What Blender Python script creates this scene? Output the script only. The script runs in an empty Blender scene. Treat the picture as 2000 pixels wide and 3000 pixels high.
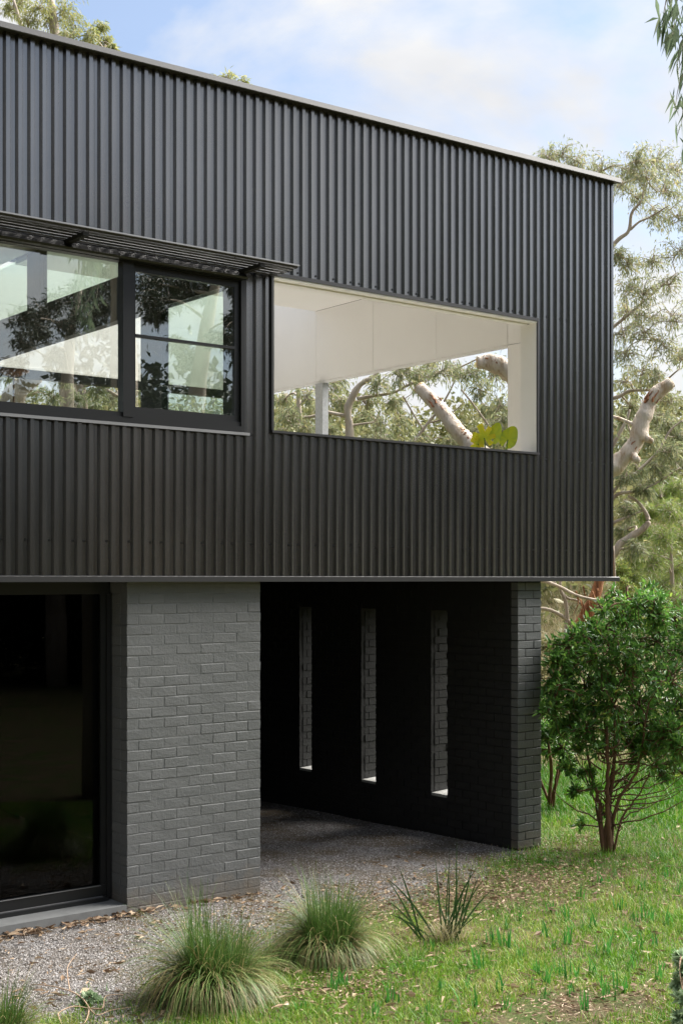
import bpy, bmesh, math, random
import numpy as np

# ------------------------------------------------------------------ camera, sky, sun, exposure
scene = bpy.context.scene
R = math.radians
FPX, HY = 3886.0, 1697.0
CAM = np.array([-5.321, -9.617, 2.745])
FWD = np.array([.6175, .7866, 0.0]); FWD /= np.linalg.norm(FWD)
RIGHT = np.array([FWD[1], -FWD[0], 0.0]); UP = np.array([0, 0, 1.0])
cam_d = bpy.data.cameras.new("camera"); cam_o = bpy.data.objects.new("camera", cam_d)
scene.collection.objects.link(cam_o); scene.camera = cam_o
cam_o.location = CAM
cam_o.rotation_euler = (R(90), 0, -math.atan2(FWD[0], FWD[1]))
cam_d.sensor_fit = 'HORIZONTAL'; cam_d.sensor_width = 24
cam_d.lens = FPX / 2000 * 24; cam_d.shift_y = .0985
cam_d.clip_start = .1; cam_d.clip_end = 2000

SUN_EL, SUN_AZ = R(47), R(-3)       # azimuth measured from +x towards +y: front right of the house
world = bpy.data.worlds.new("World"); scene.world = world; world.use_nodes = True
wn, wl = world.node_tree.nodes, world.node_tree.links
wn.clear()
w_out = wn.new("ShaderNodeOutputWorld"); w_bg = wn.new("ShaderNodeBackground")
sky = wn.new("ShaderNodeTexSky"); sky.sky_type = 'NISHITA'; sky.sun_disc = False
sky.sun_elevation = SUN_EL; sky.sun_rotation = math.pi / 2 - SUN_AZ
sky.air_density = 1.0; sky.dust_density = 1.4; sky.ozone_density = 1.5
tc = wn.new("ShaderNodeTexCoord"); mp = wn.new("ShaderNodeMapping")
mp.inputs['Location'].default_value = (.9, 2.1, .3); mp.inputs['Scale'].default_value = (1, 1, 1.9)
wl.new(tc.outputs['Generated'], mp.inputs['Vector'])
cn = wn.new("ShaderNodeTexNoise"); cn.inputs['Scale'].default_value = 4.2; cn.inputs['Detail'].default_value = 7
cn.inputs['Roughness'].default_value = .52; cn.inputs['Distortion'].default_value = .25
wl.new(mp.outputs['Vector'], cn.inputs['Vector'])
cr = wn.new("ShaderNodeValToRGB")
cr.color_ramp.elements[0].position = .41; cr.color_ramp.elements[1].position = .57
cr.color_ramp.elements[0].color = (.12, .12, .12, 1); cr.color_ramp.elements[1].color = (.97, .97, .97, 1)
wl.new(cn.outputs['Fac'], cr.inputs['Fac'])
cm = wn.new("ShaderNodeMix"); cm.data_type = 'RGBA'
wl.new(cr.outputs['Color'], cm.inputs['Factor']); wl.new(sky.outputs['Color'], cm.inputs['A'])
cn2 = wn.new("ShaderNodeTexNoise"); cn2.inputs['Scale'].default_value = 9; cn2.inputs['Detail'].default_value = 6
wl.new(mp.outputs['Vector'], cn2.inputs['Vector'])
cr2 = wn.new("ShaderNodeValToRGB")          # cloud bodies: lilac grey bases to white tops
cr2.color_ramp.elements[0].position = .35; cr2.color_ramp.elements[1].position = .65
cr2.color_ramp.elements[0].color = (.8, .805, .82, 1); cr2.color_ramp.elements[1].color = (.93, .928, .925, 1)
cg = wn.new("ShaderNodeVectorMath"); cg.operation = 'SCALE'; cg.inputs['Scale'].default_value = 5.4
wl.new(cn2.outputs['Fac'], cr2.inputs['Fac']); wl.new(cr2.outputs['Color'], cg.inputs[0]); wl.new(cg.outputs[0], cm.inputs['B'])
wl.new(cm.outputs['Result'], w_bg.inputs['Color']); w_bg.inputs['Strength'].default_value = .05
wl.new(w_bg.outputs[0], w_out.inputs[0])

sd = bpy.data.lights.new("sun", 'SUN'); sd.energy = 4.0; sd.angle = R(60); sd.color = (1, .96, .9)
so = bpy.data.objects.new("sun", sd); scene.collection.objects.link(so)
sdir = np.array([math.cos(SUN_EL) * math.cos(SUN_AZ), math.cos(SUN_EL) * math.sin(SUN_AZ), math.sin(SUN_EL)])
from mathutils import Vector
so.rotation_euler = Vector(sdir).to_track_quat('Z', 'Y').to_euler()
so.location = (0, -20, 30)

vs = scene.view_settings
vs.view_transform = 'Standard'; vs.look = 'None'; vs.gamma = 1; vs.use_curve_mapping = False
vs.exposure = 1.97
scene.cycles.use_denoising = True
scene.cycles.max_bounces = 12; scene.cycles.diffuse_bounces = 8; scene.cycles.glossy_bounces = 6; scene.cycles.transparent_max_bounces = 16
scene.cycles.caustics_reflective = False; scene.cycles.caustics_refractive = False

# ------------------------------------------------------------------ helpers
rng = np.random.default_rng(7)
random.seed(7)
COL = scene.collection


def ray(px, py): return FWD + RIGHT * ((px - 1000) / FPX) + UP * ((HY - py) / FPX)
def W(px, py, D): return CAM + ray(px, py) * D
def onX(px, py, x): d = ray(px, py); return CAM + d * ((x - CAM[0]) / d[0])
def onY(px, py, y): d = ray(px, py); return CAM + d * ((y - CAM[1]) / d[1])
def onZ(px, py, z=0): d = ray(px, py); return CAM + d * ((z - CAM[2]) / d[2])
def mirror(p): q = np.array(p, float); q[1] = -.04 - q[1]; return q


def link(name, me, mat=None, parent=None, label=None, cat=None, group=None, kind=None):
    o = bpy.data.objects.new(name, me); COL.objects.link(o)
    if mat is not None and me is not None and not me.materials: me.materials.append(mat)
    if parent is not None: o.parent = parent
    tag(o, label, cat, group, kind)
    return o


def tag(o, label=None, cat=None, group=None, kind=None):
    if label: o['label'] = label
    if cat: o['category'] = cat
    if group: o['group'] = group
    if kind: o['kind'] = kind
    return o


def empty(name, loc, label, cat, group=None):
    o = bpy.data.objects.new(name, None); COL.objects.link(o); o.location = tuple(loc); o.empty_display_size = .1
    return tag(o, label, cat, group)


def np_mesh(name, verts, faces, tint=None, smooth=False):
    verts = np.asarray(verts, np.float32); faces = np.asarray(faces, np.int32)
    me = bpy.data.meshes.new(name); k = faces.shape[1]
    me.vertices.add(len(verts)); me.vertices.foreach_set('co', verts.ravel())
    me.loops.add(faces.size); me.loops.foreach_set('vertex_index', faces.ravel())
    me.polygons.add(len(faces)); me.polygons.foreach_set('loop_start', np.arange(0, faces.size, k, dtype=np.int32))
    me.polygons.foreach_set('loop_total', np.full(len(faces), k, np.int32))
    me.polygons.foreach_set('use_smooth', np.full(len(faces), bool(smooth)))
    if tint is not None:
        a = me.attributes.new('tint', 'FLOAT', 'POINT'); a.data.foreach_set('value', np.asarray(tint, np.float32).ravel())
    me.update(calc_edges=True)
    return me


class MB:
    """collects quads (boxes, prisms, tubes) and makes one mesh"""
    def __init__(s): s.v = []; s.f = []; s.n = 0
    def add(s, v, f):
        v = np.asarray(v, float); s.v.append(v); s.f.append(np.asarray(f, int) + s.n); s.n += len(v); return s
    def box(s, x0, x1, y0, y1, z0, z1):
        v = [(x, y, z) for z in (z0, z1) for y in (y0, y1) for x in (x0, x1)]
        return s.add(v, [(0, 2, 3, 1), (4, 5, 7, 6), (0, 1, 5, 4), (2, 6, 7, 3), (0, 4, 6, 2), (1, 3, 7, 5)])
    def tube(s, pts, rad, sides=6, cap=True):
        P = np.asarray(pts, float); rad = np.broadcast_to(np.asarray(rad, float), (len(P),))
        T = np.gradient(P, axis=0); T /= np.linalg.norm(T, axis=1)[:, None] + 1e-9
        ref = np.array([0, 0, 1.0]) if abs(T[0, 2]) < .9 else np.array([1.0, 0, 0])
        A = np.cross(T, ref); A /= np.linalg.norm(A, axis=1)[:, None] + 1e-9
        B = np.cross(T, A)
        th = np.linspace(0, 2 * math.pi, sides, endpoint=False)
        ring = P[:, None] + rad[:, None, None] * (A[:, None] * np.cos(th)[None, :, None] + B[:, None] * np.sin(th)[None, :, None])
        n = len(P); idx = np.arange(n * sides).reshape(n, sides); nx = np.roll(idx, -1, 1)
        f = np.stack([idx[:-1], nx[:-1], nx[1:], idx[1:]], -1).reshape(-1, 4)
        v = ring.reshape(-1, 3)
        if cap:
            m = len(v); v = np.vstack([v, P[:1], P[-1:]])
            half = np.arange(0, sides, 2)
            f = np.vstack([f, [(m, idx[0][(i + 2) % sides], idx[0][(i + 1) % sides], idx[0][i]) for i in half],
                           [(m + 1, idx[-1][i], idx[-1][(i + 1) % sides], idx[-1][(i + 2) % sides]) for i in half]])
        return s.add(v, f)
    def mesh(s, name, smooth=False, tint=None): return np_mesh(name, np.vstack(s.v), np.vstack(s.f), tint, smooth)
    def build(s, name, mat, parent=None, smooth=False, **kw): return link(name, s.mesh(name, smooth), mat, parent, **kw)


def box(name, x0, x1, y0, y1, z0, z1, mat, parent=None, bevel=0.0, **kw):
    o = MB().box(x0, x1, y0, y1, z0, z1).build(name, mat, parent, **kw)
    if bevel:
        bm = bmesh.new(); bm.from_mesh(o.data)
        bmesh.ops.bevel(bm, geom=bm.edges[:], offset=bevel, segments=1, affect='EDGES'); bm.to_mesh(o.data); bm.free()
    return o


def spline(pts, n):
    P = np.asarray(pts, float); m = len(P)
    Q = np.vstack([2 * P[0] - P[1], P, 2 * P[-1] - P[-2]]); out = []
    for t in np.linspace(0, m - 1, n):
        i = min(int(t), m - 2); u = t - i; a, b, c, d = Q[i], Q[i + 1], Q[i + 2], Q[i + 3]
        out.append(.5 * (2 * b + (c - a) * u + (2 * a - 5 * b + 4 * c - d) * u * u + (3 * b - a - 3 * c + d) * u ** 3))
    return np.array(out)


def unit(a): return a / (np.linalg.norm(a, axis=-1, keepdims=True) + 1e-9)


# ------------------------------------------------------------------ materials
def new_mat(name):
    m = bpy.data.materials.new(name); m.use_nodes = True
    nt = m.node_tree; return m, nt.nodes, nt.links, nt.nodes['Principled BSDF']


def noise(n, l, scale, detail=4, coord='Object', rough=.55, stretch=None):
    t = n.new("ShaderNodeTexCoord"); x = n.new("ShaderNodeTexNoise")
    x.inputs['Scale'].default_value = scale; x.inputs['Detail'].default_value = detail; x.inputs['Roughness'].default_value = rough
    if coord == 'World':
        g = n.new("ShaderNodeNewGeometry"); src = g.outputs['Position']
    else: src = t.outputs[coord]
    if stretch:
        k = n.new("ShaderNodeMapping"); k.inputs['Scale'].default_value = stretch; l.new(src, k.inputs['Vector']); src = k.outputs['Vector']
    l.new(src, x.inputs['Vector'])
    return x.outputs['Fac']


def ramp(n, l, fac, stops):
    r = n.new("ShaderNodeValToRGB"); e = r.color_ramp.elements
    while len(e) < len(stops): e.new(.5)
    for k, (p, c) in enumerate(stops): e[k].position = p; e[k].color = (*c, 1)
    l.new(fac, r.inputs['Fac']); return r.outputs['Color']


def bump(n, l, p, fac, strength, dist):
    b = n.new("ShaderNodeBump"); b.inputs['Strength'].default_value = strength; b.inputs['Distance'].default_value = dist
    l.new(fac, b.inputs['Height']); l.new(b.outputs['Normal'], p.inputs['Normal']); return b


def mat_plain(name, col, rough=.5, metal=0.0, spec=.5, var=.12, scale=6, bmp=.0, bscale=80, bdist=.002, stretch=None):
    m, n, l, p = new_mat(name)
    f = noise(n, l, scale, 5, 'World', stretch=stretch)
    a = tuple(c * (1 - var) for c in col); b = tuple(c * (1 + var) for c in col)
    l.new(ramp(n, l, f, [(.3, a), (.7, b)]), p.inputs['Base Color'])
    p.inputs['Roughness'].default_value = rough; p.inputs['Metallic'].default_value = metal
    p.inputs['Specular IOR Level'].default_value = spec
    if bmp: bump(n, l, p, noise(n, l, bscale, 4, 'World', stretch=stretch), bmp, bdist)
    return m


def mat_leaf(name, stops, trans=.35, rough=.45, spec=.4):
    m, n, l, p = new_mat(name)
    a = n.new("ShaderNodeAttribute"); a.attribute_name = 'tint'
    c = ramp(n, l, a.outputs['Fac'], stops)
    l.new(c, p.inputs['Base Color']); p.inputs['Roughness'].default_value = rough; p.inputs['Specular IOR Level'].default_value = spec
    t = n.new("ShaderNodeBsdfTranslucent"); l.new(c, t.inputs['Color'])
    mx = n.new("ShaderNodeMixShader"); mx.inputs[0].default_value = trans
    l.new(p.outputs[0], mx.inputs[1]); l.new(t.outputs[0], mx.inputs[2])
    l.new(mx.outputs[0], n['Material Output'].inputs['Surface'])
    return m


def mat_glass(name, tint, refl):
    m, n, l, p = new_mat(name); n.remove(p)
    t = n.new("ShaderNodeBsdfTransparent"); t.inputs[0].default_value = (*tint, 1)
    g = n.new("ShaderNodeBsdfGlossy"); g.inputs['Roughness'].default_value = .0; g.inputs[0].default_value = (.95, .98, 1, 1)
    lw = n.new("ShaderNodeLayerWeight"); lw.inputs['Blend'].default_value = .5
    pw = n.new("ShaderNodeMath"); pw.operation = 'POWER'; pw.inputs[1].default_value = 5; l.new(lw.outputs['Facing'], pw.inputs[0])
    ad = n.new("ShaderNodeMath"); ad.operation = 'MULTIPLY_ADD'; ad.use_clamp = True; ad.inputs[1].default_value = .9; ad.inputs[2].default_value = refl
    l.new(pw.outputs[0], ad.inputs[0])
    mx = n.new("ShaderNodeMixShader"); l.new(ad.outputs[0], mx.inputs[0]); l.new(t.outputs[0], mx.inputs[1]); l.new(g.outputs[0], mx.inputs[2])
    l.new(mx.outputs[0], n['Material Output'].inputs['Surface']); return m


def mat_bark(name, stops, scale=3, stretch=(1, 1, .25), bmp=.4):
    m, n, l, p = new_mat(name)
    f = noise(n, l, scale, 6, 'World', .65, stretch)
    l.new(ramp(n, l, f, stops), p.inputs['Base Color']); p.inputs['Roughness'].default_value = .8
    bump(n, l, p, noise(n, l, scale * 3, 5, 'World', .65, stretch), bmp, .05); return m


def mat_cladding():
    m, n, l, p = new_mat("dark_coated_steel")
    f = noise(n, l, 1.3, 5, 'World', .5, (1.5, 1, .35))
    l.new(ramp(n, l, f, [(.3, (.2, .197, .193)), (.7, (.25, .246, .241))]), p.inputs['Base Color'])
    p.inputs['Metallic'].default_value = .98
    f2 = noise(n, l, 9, 4, 'World', .6, (1, 1, .2))
    mr = n.new("ShaderNodeMapRange"); mr.inputs['To Min'].default_value = .2; mr.inputs['To Max'].default_value = .28
    l.new(f2, mr.inputs['Value']); l.new(mr.outputs[0], p.inputs['Roughness'])
    bump(n, l, p, noise(n, l, 2.2, 2, 'World', .4, (2, 1, .3)), .03, .02)
    return m


def mat_paint():
    m, n, l, p = new_mat("grey_masonry_paint")
    oi = n.new("ShaderNodeObjectInfo")
    f = noise(n, l, 5, 5, 'World')
    mth = n.new("ShaderNodeMath"); mth.operation = 'MULTIPLY_ADD'; mth.inputs[1].default_value = .35
    l.new(oi.outputs['Random'], mth.inputs[0]); l.new(f, mth.inputs[2])
    col = ramp(n, l, mth.outputs[0], [(.35, (.112, .117, .117)), (.95, (.134, .138, .138))])
    g = n.new("ShaderNodeNewGeometry"); sx = n.new("ShaderNodeSeparateXYZ"); l.new(g.outputs['Position'], sx.inputs[0])
    ns = noise(n, l, 7, 5, 'World', .7)
    hz = n.new("ShaderNodeMapRange"); hz.inputs['From Min'].default_value = .0; hz.inputs['From Max'].default_value = .42; hz.inputs['To Min'].default_value = .75; hz.inputs['To Max'].default_value = -.35
    l.new(sx.outputs['Z'], hz.inputs['Value'])
    sm = n.new("ShaderNodeMath"); sm.operation = 'MULTIPLY_ADD'; sm.use_clamp = True; sm.inputs[1].default_value = 1.6; l.new(ns, sm.inputs[0])
    sb = n.new("ShaderNodeMath"); sb.operation = 'SUBTRACT'; sb.inputs[1].default_value = .95; l.new(hz.outputs[0], sb.inputs[0]); l.new(sb.outputs[0], sm.inputs[2])
    mxs = n.new("ShaderNodeMix"); mxs.data_type = 'RGBA'; l.new(sm.outputs[0], mxs.inputs['Factor']); l.new(col, mxs.inputs['A']); mxs.inputs['B'].default_value = (.17, .14, .105, 1)   # soil splash at the foot
    l.new(mxs.outputs['Result'], p.inputs['Base Color'])
    p.inputs['Roughness'].default_value = .5; p.inputs['Specular IOR Level'].default_value = .35
    f1 = noise(n, l, 34, 6, 'World', .65)
    f3 = noise(n, l, 110, 4, 'World', .6)
    ad = n.new('ShaderNodeMath'); ad.operation = 'MULTIPLY_ADD'; ad.inputs[1].default_value = .35; l.new(f3, ad.inputs[0]); l.new(f1, ad.inputs[2])
    bump(n, l, p, ad.outputs[0], .6, .009); return m


def mat_ground():
    m, n, l, p = new_mat("garden_soil")
    a = n.new("ShaderNodeAttribute"); a.attribute_name = 'tint'
    f1 = noise(n, l, 2.3, 7, 'World', .65); f2 = noise(n, l, 55, 6, 'World', .75)
    soil = ramp(n, l, f2, [(.32, (.03, .022, .013)), (.5, (.1, .075, .042)), (.62, (.19, .145, .085)), (.75, (.3, .24, .15))])
    grn = ramp(n, l, f2, [(.3, (.025, .045, .01)), (.7, (.09, .14, .03))])
    mix = n.new("ShaderNodeMix"); mix.data_type = 'RGBA'
    l.new(ramp(n, l, f1, [(.44, (0, 0, 0)), (.64, (1, 1, 1))]), mix.inputs['Factor']); l.new(soil, mix.inputs['A']); l.new(grn, mix.inputs['B'])
    v = n.new("ShaderNodeTexVoronoi"); v.inputs['Scale'].default_value = 75
    g = n.new("ShaderNodeNewGeometry"); l.new(g.outputs['Position'], v.inputs['Vector'])
    sep = n.new("ShaderNodeSeparateColor"); l.new(v.outputs['Color'], sep.inputs[0])
    stone = ramp(n, l, sep.outputs[0], [(.0, (.06, .055, .05)), (.5, (.19, .18, .175)), (1, (.36, .35, .35))])
    mg = n.new("ShaderNodeMix"); mg.data_type = 'RGBA'
    f5 = noise(n, l, 1.4, 6, 'World', .65)
    st2 = n.new("ShaderNodeMix"); st2.data_type = 'RGBA'; l.new(ramp(n, l, f5, [(.42, (0, 0, 0)), (.6, (.85, .85, .85))]), st2.inputs['Factor']); l.new(stone, st2.inputs['A']); l.new(soil, st2.inputs['B'])
    l.new(a.outputs['Fac'], mg.inputs['Factor']); l.new(mix.outputs['Result'], mg.inputs['A']); l.new(st2.outputs['Result'], mg.inputs['B'])
    l.new(mg.outputs['Result'], p.inputs['Base Color']); p.inputs['Roughness'].default_value = .95
    p.inputs['Specular IOR Level'].default_value = .15
    bump(n, l, p, f2, .6, .03); return m


def mat_perforated():
    m, n, l, p = new_mat("perforated_black_steel")
    p.inputs['Base Color'].default_value = (.03, .03, .032, 1); p.inputs['Roughness'].default_value = .4; p.inputs['Metallic'].default_value = .3
    g = n.new("ShaderNodeNewGeometry"); v = n.new("ShaderNodeTexVoronoi"); v.inputs['Scale'].default_value = 110; v.inputs['Randomness'].default_value = 0
    l.new(g.outputs['Position'], v.inputs['Vector'])
    c = n.new("ShaderNodeMath"); c.operation = 'LESS_THAN'; c.inputs[1].default_value = .36; l.new(v.outputs['Distance'], c.inputs[0])
    t = n.new("ShaderNodeBsdfTransparent"); mx = n.new("ShaderNodeMixShader")
    l.new(c.outputs[0], mx.inputs[0]); l.new(p.outputs[0], mx.inputs[1]); l.new(t.outputs[0], mx.inputs[2])
    l.new(mx.outputs[0], n['Material Output'].inputs['Surface']); return m


M = dict(
    clad=mat_cladding(), paint=mat_paint(), ground=mat_ground(), perf=mat_perforated(),
    trim=mat_plain("dark_trim_steel", (.045, .045, .046), .4, .4, var=.06),
    frame=mat_plain("window_frame_powdercoat", (.012, .0125, .013), .36, .1, var=.05),
    black=mat_plain("black_soffit", (.012, .012, .012), .8, var=.1),
    beam=mat_plain("dark_stained_timber", (.012, .014, .013), .5, var=.2),
    white=mat_plain("white_lining_board", (.86, .84, .805), .6, var=.012, scale=2),
    cream=mat_plain("cream_shadow_strip", (.42, .38, .27), .7, var=.03),
    silver=mat_plain("aluminium_edge", (.25, .25, .255), .45, .5, var=.05),
    galv=mat_plain("galvanised_steel", (.42, .43, .43), .5, .4, var=.15, scale=40),
    inner=mat_plain("shade_darkened_wall_paint", (.021, .021, .021), .6, var=.15, scale=8, bmp=.5, bscale=40, bdist=.005),  # carport shade put into the colour: a near-black copy of the grey masonry paint
    concrete=mat_plain("grey_painted_sill", (.16, .165, .165), .6, var=.1, scale=12, bmp=.3),
    sill=mat_plain("pale_sloped_sill", (.42, .42, .4), .6, var=.1, scale=20),
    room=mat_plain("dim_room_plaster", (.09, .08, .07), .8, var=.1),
    glass=mat_glass("window_glass", (.93, .96, .94), .16),
    green=mat_glass("green_tinted_glass", (.86, .94, .88), .07),
    dark_glass=mat_glass("dark_door_glass", (.3, .31, .3), .018),
    stone=mat_leaf("gravel_stone", [(.0, (.06, .055, .05)), (.45, (.24, .215, .195)), (1, (.52, .5, .49))], 0, .8, .2),
    grass=mat_leaf("lawn_grass", [(0, (.035, .15, .006)), (.45, (.115, .27, .014)), (.72, (.29, .38, .055)), (1, (.46, .4, .17))], .35),
    shoot=mat_leaf("bulb_shoot_leaf", [(0, (.03, .16, .03)), (1, (.09, .3, .05))], .35),
    dry=mat_leaf("dry_grass", [(0, (.17, .18, .07)), (.5, (.36, .31, .17)), (1, (.52, .45, .3))], .35),
    tuss=mat_leaf("tussock_green", [(0, (.03, .085, .014)), (.5, (.09, .175, .035)), (1, (.26, .3, .1))], .25),
    tussdry=mat_leaf("tussock_straw", [(0, (.12, .1, .04)), (.5, (.28, .22, .1)), (1, (.45, .37, .2))], .25),
    strap=mat_leaf("strap_leaf", [(0, (.015, .05, .012)), (1, (.05, .1, .03))], .2),
    litter=mat_leaf("dead_leaf", [(0, (.13, .08, .05)), (.5, (.3, .2, .12)), (1, (.46, .36, .25))], .1, .7),
    gum=mat_leaf("gum_leaf", [(0, (.11, .15, .07)), (.5, (.25, .28, .15)), (.85, (.4, .4, .2)), (1, (.5, .42, .19))], .48),
    gumy=mat_leaf("gum_leaf_yellow", [(0, (.17, .21, .07)), (.5, (.34, .36, .13)), (1, (.52, .46, .16))], .45),
    hang=mat_leaf("hanging_gum_leaf", [(0, (.1, .15, .085)), (.6, (.22, .29, .18)), (1, (.34, .38, .22))], .42),
    wattle=mat_leaf("wattle_leaf", [(0, (.09, .16, .04)), (.5, (.21, .3, .075)), (1, (.42, .43, .11))], .4),
    dense=mat_leaf("glossy_shrub_leaf", [(0, (.035, .1, .02)), (.45, (.09, .22, .04)), (.8, (.2, .37, .065)), (1, (.44, .5, .1))], .38, .36, .5),
    brownleaf=mat_leaf("olive_shrub_leaf", [(0, (.09, .1, .035)), (.5, (.2, .21, .085)), (1, (.36, .31, .15))], .35),
    greyleaf=mat_leaf("grey_green_leaf", [(0, (.22, .34, .18)), (1, (.46, .56, .36))], .4),
    evergreen=mat_leaf("evergreen_leaf", [(0, (.01, .02, .008)), (1, (.03, .05, .016))], .15),
    lime=mat_leaf("lime_leaf", [(0, (.25, .4, .06)), (.5, (.48, .55, .03)), (1, (.7, .6, .03))], .45, .35),
    pale_bark=mat_bark("pale_gum_bark", [(.24, (.26, .14, .07)), (.36, (.52, .38, .25)), (.46, (.68, .57, .46)), (.65, (.75, .66, .56)), (.8, (.6, .5, .4))], 8, (1, 1, .3), 1.0),
    grey_bark=mat_bark("grey_gum_bark", [(.3, (.2, .15, .11)), (.5, (.4, .33, .26)), (.75, (.55, .48, .4))], 4),
    red_bark=mat_bark("peeling_red_bark", [(.3, (.1, .04, .02)), (.5, (.38, .16, .07)), (.7, (.55, .3, .16)), (.85, (.5, .42, .33))], 5, (2.5, 2.5, .25), .7),
    cut=mat_bark("cut_wood", [(.3, (.5, .3, .13)), (.6, (.68, .5, .28)), (.85, (.75, .62, .42))], 6, (1, 1, 1), .2),
    brown_bark=mat_bark("shrub_bark", [(.3, (.06, .03, .016)), (.6, (.17, .085, .045)), (.85, (.26, .16, .1))], 12),
    twig=mat_bark("dry_twig", [(.3, (.3, .19, .12)), (.7, (.55, .4, .28))], 14),
    pot=mat_plain("terracotta_pot", (.3, .14, .08), .8, var=.15),
)

# ------------------------------------------------------------------ ground
GB = [onZ(*p)[:2] for p in ((-600, 3150), (200, 3010), (480, 2965), (760, 2790), (1000, 2690), (1250, 2605), (1440, 2515), (1545, 2486))]
GX = np.array([g[0] for g in GB]); GY = np.array([g[1] for g in GB]); _o = np.argsort(GX); GX, GY = GX[_o], GY[_o]


def vnoise(x, y, s, seed=0):
    x = np.asarray(x) * s + seed * 17.3; y = np.asarray(y) * s - seed * 9.1
    return (np.sin(x * 1.7 + 1.3 * np.sin(y * 1.1)) + np.sin(y * 2.1 + 1.7 * np.sin(x * .9 + 2)) + .6 * np.sin(x * 4.3 + y * 3.1) + .5 * np.sin(y * 5.7 - x * 3.9)) / 3.1


def gravel_mask(x, y):
    yb = np.interp(x, GX, GY)
    d = y - yb + .22 * vnoise(x, y, 2.6, 1) + .1 * vnoise(x, y, 9, 2)
    m = np.clip(d / .8 + .5 + .35 * vnoise(x, y, 7, 6), 0, 1)
    return m * np.clip((4.75 - x) / .25, 0, 1) * np.clip((7 - y), 0, 1)


def height(x, y):
    x = np.asarray(x, float); y = np.asarray(y, float)
    D = (x - CAM[0]) * FWD[0] + (y - CAM[1]) * FWD[1]
    t = np.clip((D - 21) / 45, 0, 1); s = t * t * (3 - 2 * t)
    h = 9 * s - .01 * np.clip(x, 0, 5) - .02 * np.clip(y, 0, 5)
    t2 = np.clip((D - 66) / 80, 0, 1); h = h + 7 * t2
    n = .018 * vnoise(x, y, 1.1, 3) + .006 * vnoise(x, y, 5, 4)
    inside = (y > -.3) & (y < 7) & (x > -7) & (x < 5.2)
    return h + np.where(inside, n * .4 - .008, n) + np.clip((D - 22) / 20, 0, 1) * .3 * vnoise(x, y, .25, 5)


def axis(lo, hi, a, b, fine, coarse_n):
    L = a - np.geomspace(fine, a - lo, coarse_n)[::-1]; H = b + np.geomspace(fine, hi - b, coarse_n)
    return np.concatenate([L, np.arange(a, b + 1e-6, fine), H])


ax = axis(-260, 320, -4, 11, .06, 46); ay = axis(-260, 320, -5, 6, .06, 46)
gx, gy = np.meshgrid(ax, ay, indexing='ij')
idx = np.arange(gx.size).reshape(gx.shape)
gf = np.stack([idx[:-1, :-1], idx[1:, :-1], idx[1:, 1:], idx[:-1, 1:]], -1).reshape(-1, 4)
gme = np_mesh("ground", np.stack([gx, gy, height(gx, gy)], -1).reshape(-1, 3), gf, gravel_mask(gx, gy).ravel(), True)
link("ground", gme, M['ground'], kind='structure')

# ------------------------------------------------------------------ the house
house = empty("house", (0, 0, 0), "two storey house with black ribbed metal upper box over grey painted brick", "house")
WX0 = -6.0                      # the house runs on beyond the left edge of the frame
CX = 5.885                      # right hand corner


def roof_z(x): return 6.962 + (x + 1.174) * .0194


# --- cladding: 700 mm sheets with 100 mm rib pitch
RX = -1.097


def prof_x(x0, x1):
    xs = [x0, x1]; k0 = int(math.floor((x0 - RX) / .1)) - 1; k1 = int(math.ceil((x1 - RX) / .1)) + 1
    for k in range(k0, k1 + 1):
        for b in (0, .033, .049, .084): xs.append(RX + k * .1 + b)
    return np.array(sorted({round(x, 5) for x in xs if x0 - 1e-6 <= x <= x1 + 1e-6}))


def prof_y(x):
    u = np.mod(x - RX + 1e-7, .1)
    return np.interp(u, [0, .033, .049, .084, .1], [-.107, -.107, -.08, -.08, -.107])


def sheet(x0, x1, zb, zt):
    xs = prof_x(x0, x1); ys = prof_y(xs); top = zt(xs) if callable(zt) else np.full(len(xs), zt)
    n = len(xs); v = []
    for off in (0, .0015):
        v += [np.stack([xs, ys + off, np.full(n, zb)], -1), np.stack([xs, ys + off, top], -1)]
    v = np.vstack(v); a = np.arange(n - 1)
    f = np.vstack([np.stack([a, a + 1, n + a + 1, n + a], -1), np.stack([2 * n + a + 1, 2 * n + a, 3 * n + a, 3 * n + a + 1], -1),
                   np.stack([a + 1, a, 2 * n + a, 2 * n + a + 1], -1), np.stack([n + a, n + a + 1, 3 * n + a + 1, 3 * n + a], -1)])
    link("cladding_sheet", np_mesh("cladding_sheet", v, f), M['clad'], house)


ZB = 2.772
capz = lambda x: roof_z(x) - .02
edges = sorted([RX + .06 + .7 * k for k in range(-7, 11) if WX0 < RX + .06 + .7 * k < CX - .1] + [WX0, 1.09, 1.372, 4.708, CX])
ed2 = [edges[0]]
for e in edges[1:]:
    if e - ed2[-1] > .02: ed2.append(e)
for a, b in zip(ed2[:-1], ed2[1:]):
    mid = (a + b) / 2
    g = .0008
    if mid < 1.09: sheet(a + g, b - g, ZB, 3.985); sheet(a + g, b - g, 5.37, capz)
    elif 1.372 < mid < 4.708: sheet(a + g, b - g, ZB, 4.025); sheet(a + g, b - g, 5.44, capz)
    else: sheet(a + g, b - g, ZB, capz)

# screws: one small dome per fixed pan
sc = MB(); k = 0
gaps = [2, 2, 2, 1]; kk = -50; i = 0; scr = []
while kk < 72: scr.append(RX + kk * .1 + .067); kk += gaps[i % 4]; i += 1
def screw(x, z):
    if not WX0 < x < CX - .03: return
    sc.tube([(x, -.079, z), (x, -.0825, z)], .0105, 6); sc.tube([(x, -.081, z), (x, -.089, z)], .006, 6)
for x in scr:
    screw(x, 3.05)
    if x > 1.42: screw(x, 5.475)
    if x > 4.75 or 1.1 < x < 1.36: screw(x, 3.995)
sc.build("fixing_screws", M['frame'], house, kind='stuff')

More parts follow.
